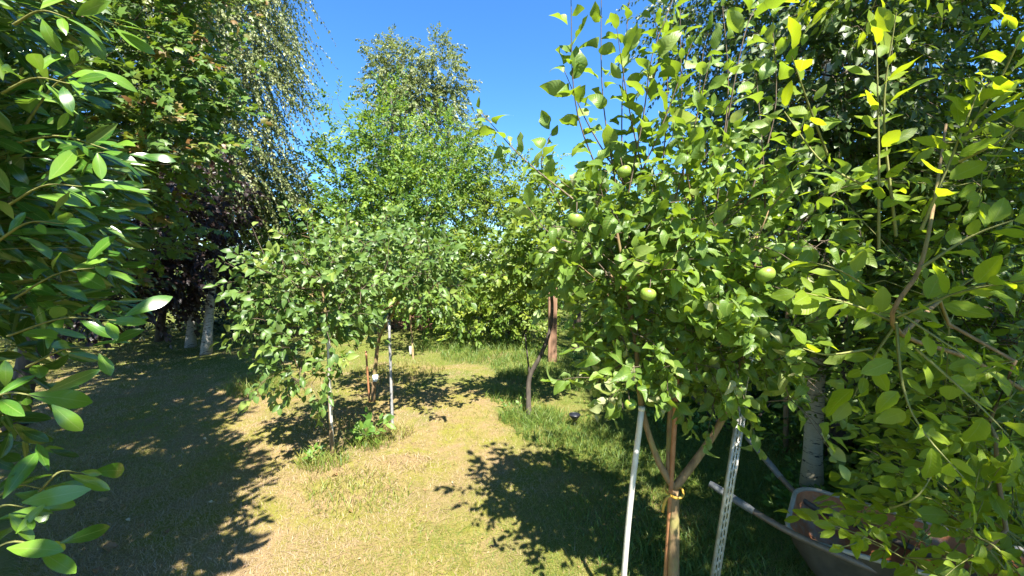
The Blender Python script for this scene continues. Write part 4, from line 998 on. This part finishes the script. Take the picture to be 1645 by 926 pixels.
tag(link('tape_band', np_mesh('tape_band', *(lambda V, Q, U, T: (V, [Q, T]))(*tubes([(np.array([c + (0, 0, -.04), c + (0, 0, .03)]), np.array([.031, .031]))], 12))), M_BLUE), 'pale blue tape wound round the dark forked stem', 'tape')
# posts
def post(name, label, px, py, topy, w, mat, d=None, lean=0):
    base = root_of(px, py, .05); dd = project(base[None])[2][0]
    top = P(px + lean, topy, dd); H = top[2] - base[2]
    o = thing(name, label, 'post', base)
    V = []; k = 5
    for i in range(k):
        z = H * i / (k - 1); s = w * (1 + rng.normal(0, .02))
        xo = (top[0] - base[0]) * i / (k - 1)
        for cx, cy in ((-1, -1), (-.86, -1.0), (.86, -1), (1, -.9), (1, .9), (.86, 1), (-.86, 1), (-1, .9)):
            V.append((cx * s + xo, cy * s * .9, z + (.012 * cx if i == k - 1 else 0)))
    F = [[(i * 8 + j, i * 8 + (j + 1) % 8, (i + 1) * 8 + (j + 1) % 8, (i + 1) * 8 + j) for j in range(8)] for i in range(k - 1)]
    n0 = len(V)
    cap = np.array([[(k - 1) * 8 + j for j in range(8)]])
    link('post_shaft', np_mesh('post_shaft', np.array(V), [np.array(sum(F, [])), cap], smooth=False), mat, o)
    return o
post('wooden_post', 'square reddish brown wooden post lit by the sun behind the crooked tree', 887, 585, 452, .068, M_WOOD)
post('wooden_post', 'darker wooden post in shade beyond the sunlit brown post', 926, 566, 470, .065, M_WOOD_DK)
def solar():
    b = root_of(923, 682, 0)
    o = thing('solar_light', 'small black solar garden light on a spike in the grass', 'lamp', b)
    link('spike', tube_mesh('spike', [(np.array([(0, 0, -.05), (0, 0, .06)]), np.array([.008, .011]))], 10), M_BLACK, o)
    link('lamp_body', tube_mesh('lamp_body', [(np.array([(0, 0, .055), (0, 0, .075), (0, 0, .10), (0, 0, .115)]), np.array([.018, .03, .052, .056]))], 18), M_BLACK, o)
    link('rim', tube_mesh('rim', [(np.stack([np.cos(np.linspace(0, 6.2832, 25)) * .056, np.sin(np.linspace(0, 6.2832, 25)) * .056, np.full(25, .117)], 1), np.full(25, .0045))], 6), M_BLACK, o)
    link('solar_panel', tube_mesh('solar_panel', [(np.array([(0, 0, .1155), (0, 0, .119)]), np.array([.05, .05]))], 18), M_PANEL, o)
solar()
c = P(660, 556, 6.95)
tag(link('plant_tag', np_mesh('plant_tag', *(lambda t: (t[0] * (.06, .16, .06) @ np.array([(1, 0, 0), (0, .1, -1), (0, -1, -.1)], float) + c, [t[1]]))(blade(4, 2, lambda t: .5 + 0 * t, fold=.3, curl=.2))), M_WHITE), 'white tag hanging on the thin far sapling', 'tag')
def brush_pile():
    b = root_of(672, 528, 0)
    o = thing('brush_pile', 'pile of dry reddish brown prunings at the far end', 'brush pile', b)
    ch = []
    for k in range(420):
        a = rng.uniform(0, 6.283); r = rng.uniform(0, .62)
        p = np.array((math.cos(a) * r, math.sin(a) * r * .6, rng.uniform(.02, .62) * (1 - r * .9)))
        dv = unit(np.array((rng.normal(), rng.normal() * .6, rng.normal() * .35)))
        l = rng.uniform(.2, .5)
        q = smooth_path([p - dv * l / 2, p + rng.normal(0, .03, 3), p + dv * l / 2], 5); q[:, 2] = np.maximum(q[:, 2], .01)
        ch.append((q, np.linspace(.009, .004, 5)))
    link('stick', tube_mesh('stick', ch, 5), bark_mat('dry_sticks', (.16, .07, .045), (.36, .2, .13), 20), o, kind='stuff')
brush_pile()

# ================================================================== weeds and fallen leaves
def weed(label, px, py, h, n, size, mat=M_WEED, m=7, name='weed_plant', tm=T_SALLOW, lo=T_SALLOW_LO):
    b = root_of(px, py, .01)
    o = thing(name, label, 'plant', b)
    B = np.repeat(b[None], n, 0) + rng.normal(0, .025, (n, 3)) * (1, 1, 0)
    D = unit(rng.normal(0, .45, (n, 3)) * (1, 1, 0) + (0, 0, 1))
    tw, lv = sprays(B, D, h * rng.uniform(.6, 1.1, n), m, size, droop=.15, alpha=1.1, flat=.4, t0=.25)
    for t in tw:
        link('stalk', tube_mesh('stalk', [(t, np.linspace(.004, .0018, 4))], 5, b), M_TWIG_GREEN, o)
    foliage(o, [lv], tm, lo, mat, 'foliage', singles=min(120, n * m), hi_dist=5)
weed('leafy seedling standing in dry grass between the two stakes', 590, 715, .30, 6, .085)
weed('bright green weed at the foot of the nearest small apple tree', 503, 752, .14, 5, .05, m=6)
weed('small yellow green shrublet at the edge of the birch shade', 418, 612, .36, 7, .06, m=9)
weed('small upright weed in long grass by the crooked stem', 826, 660, .28, 3, .06, m=6)
M_DEAD = [leaf_mat('fallen_leaf_%s' % k, [(0, a), (1, c)], trans=.1, tcol=c, rough=.6, veins=.3) for k, a, c in (('tan', (.36, .22, .10), (.5, .34, .18)), ('brown', (.22, .11, .05), (.36, .2, .10)), ('pale', (.5, .42, .28), (.62, .52, .36)))]
spots = [(170, 808, .09, 0, 'large tan fallen leaf in the laurel shade, farthest from camera of the three big ones'), (180, 882, .10, 1, 'large curled brown fallen leaf nearest the laurel foliage'), (265, 857, .07, 1, 'round brown fallen leaf in the middle of the shaded lawn'), (206, 834, .035, 2, 'small pale fallen leaf between the large tan and the round brown one'), (228, 843, .035, 1, 'small reddish fallen leaf next to the small pale one'), (150, 863, .10, 1, 'thin dark fallen leaf left of the round brown one'),
         (566, 826, .05, 1, 'orange brown fallen leaf on the sunny dry lawn'), (537, 772, .07, 1, 'brown fallen leaf in tufty grass below the nearest small tree'), (160, 920, .08, 1, 'fallen leaf at the bottom edge of the shaded lawn'), (340, 812, .04, 2, 'small pale fallen leaf at the edge of the laurel shade'), (728, 776, .03, 2, 'tiny white petal like leaf on the sunny lawn'), (330, 705, .05, 2, 'pale fallen leaf by the shadow edge further up the lawn')]
for px, py, s, k, lab in spots:
    p = G(px, py); p[2] += .012
    V, F, UV = blade(6, 2, OVA(.28), fold=rng.uniform(.3, .8), curl=rng.uniform(.3, .7), wave=.3, twist=rng.uniform(-.6, .6), seed=int(px))
    a = rng.uniform(-.6, .6) + math.pi / 2 * (1 if px % 2 else -1)
    o = tag(link('fallen_leaf', np_mesh('fallen_leaf', (V - (0, .5, -.02)) * s, [F], uv=UV, tone=np.full(len(F), rng.uniform(0, 1))), M_DEAD[k]), lab, 'leaf', 'fallen leaves on the lawn')
    o.location = p; o.rotation_euler = (rng.uniform(-.15, .15), rng.uniform(-.15, .15), a)
# small litter too fine to count
n = 500
d = 1.9 * (7 / 1.9) ** rng.uniform(0, 1, n); X = -d * rng.uniform(-.2, 1.05, n)
pos = np.stack([X, d, ground_z(X, d) + .012], 1); ax = unit(rng.normal(0, 1, (n, 3)) * (1, 1, .15))
root = thing('leaf_litter', 'scattered bits of dry leaf on the lawn', 'leaf litter', (-1.5, 3, 0)); root['kind'] = 'stuff'
foliage(root, [(pos, ax, np.tile((0, 0, 1.0), (n, 1)) + rng.normal(0, .3, (n, 3)), rng.uniform(.008, .022, n), rng.uniform(0, 1, n))], [leaf6(.3, .4, .4, .2)], [leaf6(.3, .4, .4, .2)], M_DEAD[1], 'foliage')

# ================================================================== wheelbarrow
def barrow():
    m, nt, out = new_mat('rusty_tray'); L = nt.links.new
    tc = nd(nt, 'ShaderNodeTexCoord')
    n1 = nd(nt, 'ShaderNodeTexNoise', Scale=6.0, Detail=6.0, Roughness=.7); L(tc.outputs['Object'], n1.inputs['Vector'])
    n2 = nd(nt, 'ShaderNodeTexNoise', Scale=45.0, Detail=4.0, Roughness=.7); L(tc.outputs['Object'], n2.inputs['Vector'])
    rust = mixc(nt, n2.outputs['Fac'], (.34, .085, .035), (.56, .24, .09))
    c = mixc(nt, ramp(nt, [(.52, (0, 0, 0)), (.64, (1, 1, 1))], n1.outputs['Fac']).outputs[0], rust, (.36, .28, .21))
    bs = nd(nt, 'ShaderNodeBsdfPrincipled', Roughness=.6); L(c, bs.inputs['Base Color'])
    bp = nd(nt, 'ShaderNodeBump', Strength=.4, Distance=.004); L(n2.outputs['Fac'], bp.inputs['Height']); L(bp.outputs[0], bs.inputs['Normal'])
    L(bs.outputs[0], out.inputs['Surface'])
    m_in = m
    m_out = plain_mat('tray_outside', (.04, .033, .023), (.085, .07, .048), 9, .65, bump=.2)
    m_rim = plain_mat('tray_rim', (.42, .39, .34), (.28, .24, .19), 14, .45)
    m_tube = plain_mat('barrow_tube', (.09, .065, .05), (.16, .12, .09), 12, .5)
    m_grip = plain_mat('handle_grip', (.17, .18, .19), (.11, .115, .12), 20, .5)
    C0 = np.array((1.36, 1.90, .295)); u = unit(np.array((.75, -.66, 0))); v = unit(np.array((.66, .75, 0))); z = np.array((0, 0, 1.0))
    o = thing('wheelbarrow', 'old rusty wheelbarrow parked under the sallow', 'wheelbarrow', (C0[0] + .35, C0[1] + .0, 0))
    off = np.array(o.location)
    W, Ln = .46, .92
    def outline(sc, zz, k=9, cr=.10, shift=0.0):
        """Rounded rectangle in the tray plane, wide end at the handles."""
        pts = []
        for cx, cy, a0 in ((0, 0, 180), (Ln, .06, 270), (Ln, W - .06, 0), (0, W, 90)):
            ix = cx + (cr if cx == 0 else -cr * 1.3); iy = cy + (cr if cy < W / 2 else -cr)
            rr = cr if cx == 0 else cr * 1.3
            for t in np.linspace(0, 90, k):
                a = R(a0 + t); pts.append((ix + math.cos(a) * rr, iy + math.sin(a) * cr))
        pts = np.array(pts); ce = np.array((Ln / 2 + shift, W / 2))
        q = ce + (pts - np.array((Ln / 2, W / 2))) * np.array(sc)
        zc = zz + .05 * ((q[:, 1] / W)) * (1 if zz > -.05 else 0) + 0.06 * (q[:, 0] / Ln) * (1 if zz > -.05 else 0)
        return C0 + q[:, :1] * u + q[:, 1:] * v + zc[:, None] * z
    rings = [outline((1, 1), 0), outline((.94, .93), -.07), outline((.80, .82), -.17), outline((.66, .70), -.235), outline((.58, .62), -.25)]
    k = len(rings[0])
    V = np.concatenate(rings) - off
    Q = []
    for r in range(len(rings) - 1):
        i = np.arange(k) + r * k; j = (np.arange(k) + 1) % k + r * k
        Q.append(np.stack([i, j, j + k, i + k], 1))
    Q = np.concatenate(Q)
    fl = np.array([[4 * k + a for a in range(k)]])
    link('tray', np_mesh('tray', V, [Q[:, ::-1], fl]), m_in, o)
    V2 = V.copy(); ce = V2.mean(0); V2[:, :2] = ce[:2] + (V2[:, :2] - ce[:2]) * 1.012; V2[:, 2] -= .004
    link('tray_underside', np_mesh('tray_underside', V2, [Q, fl[:, ::-1]]), m_out, o)
    rim = np.vstack([rings[0], rings[0][:2]])
    link('rim', tube_mesh('rim', [(rim, np.full(len(rim), .011))], 8, off), m_rim, o)
    # two tubular handles running under the tray to the wheel
    wh = C0 + u * 1.05 + v * W / 2; wh[2] = .19
    for e, mid, s in ((P(1140, 777, 2.16), P(1252, 846, 1.93), -1), (P(1200, 702, 2.65), P(1286, 800, 2.3), 1)):
        under = C0 + u * .45 + v * (W / 2 + s * .16); under[2] = .24
        f = wh + v * s * .06
        q = smooth_path([e, mid, under * .5 + mid * .5 + (0, 0, -.01), under, f], 26)
        link('handle', tube_mesh('handle', [(q, np.full(26, .0155))], 10, off), m_tube, o)
        link('grip', tube_mesh('grip', [(q[:5], np.array([.017, .0195, .0195, .0195, .018]))], 10, off), m_grip, o)
    for s in (-1, 1):                                    # legs at the handle end
        a = C0 + u * .18 + v * (W / 2 + s * .17) + (0, 0, -.2); bq = a - u * .06; bq[2] = 0.0
        link('leg', tube_mesh('leg', [(smooth_path([a, bq * .5 + a * .5 - u * .02, bq, bq + u * .05], 10), np.full(10, .012))], 8, off), m_tube, o)
    a = np.linspace(0, 2 * np.pi, 33)
    tyre = wh + np.cos(a)[:, None] * u * .15 + np.sin(a)[:, None] * z * .15
    w_ = link('wheel', tube_mesh('wheel', [(np.array([wh - v * .03, wh + v * .03]), np.array([.09, .09]))], 18, off), m_rim, o)
    link('tyre', tube_mesh('tyre', [(tyre, np.full(33, .04))], 10, off), M_BLACK, w_)
    # old earth left in the tray
    so = outline((.72, .76), -.20)
    gx = np.linspace(.0, 1, 9)
    cs = so.mean(0)
    Vs = np.concatenate([cs + (so - cs) * g + np.array((0, 0, 1)) * (.05 * (1 - g ** 2) + rng.normal(0, .006, (len(so), 1)) * (g < .95)) for g in gx]) - off
    Fs = np.concatenate([np.stack([np.arange(k) + r * k, (np.arange(k) + 1) % k + r * k, (np.arange(k) + 1) % k + (r + 1) * k, np.arange(k) + (r + 1) * k], 1) for r in range(8)])
    tag(link('soil_heap', np_mesh('soil_heap', Vs + off, [Fs[:, ::-1]]), plain_mat('soil', (.05, .025, .018), (.14, .07, .05), 30, .95, bump=.6), kind='stuff'), 'dark reddish earth lying in the wheelbarrow tray', 'soil')
barrow()
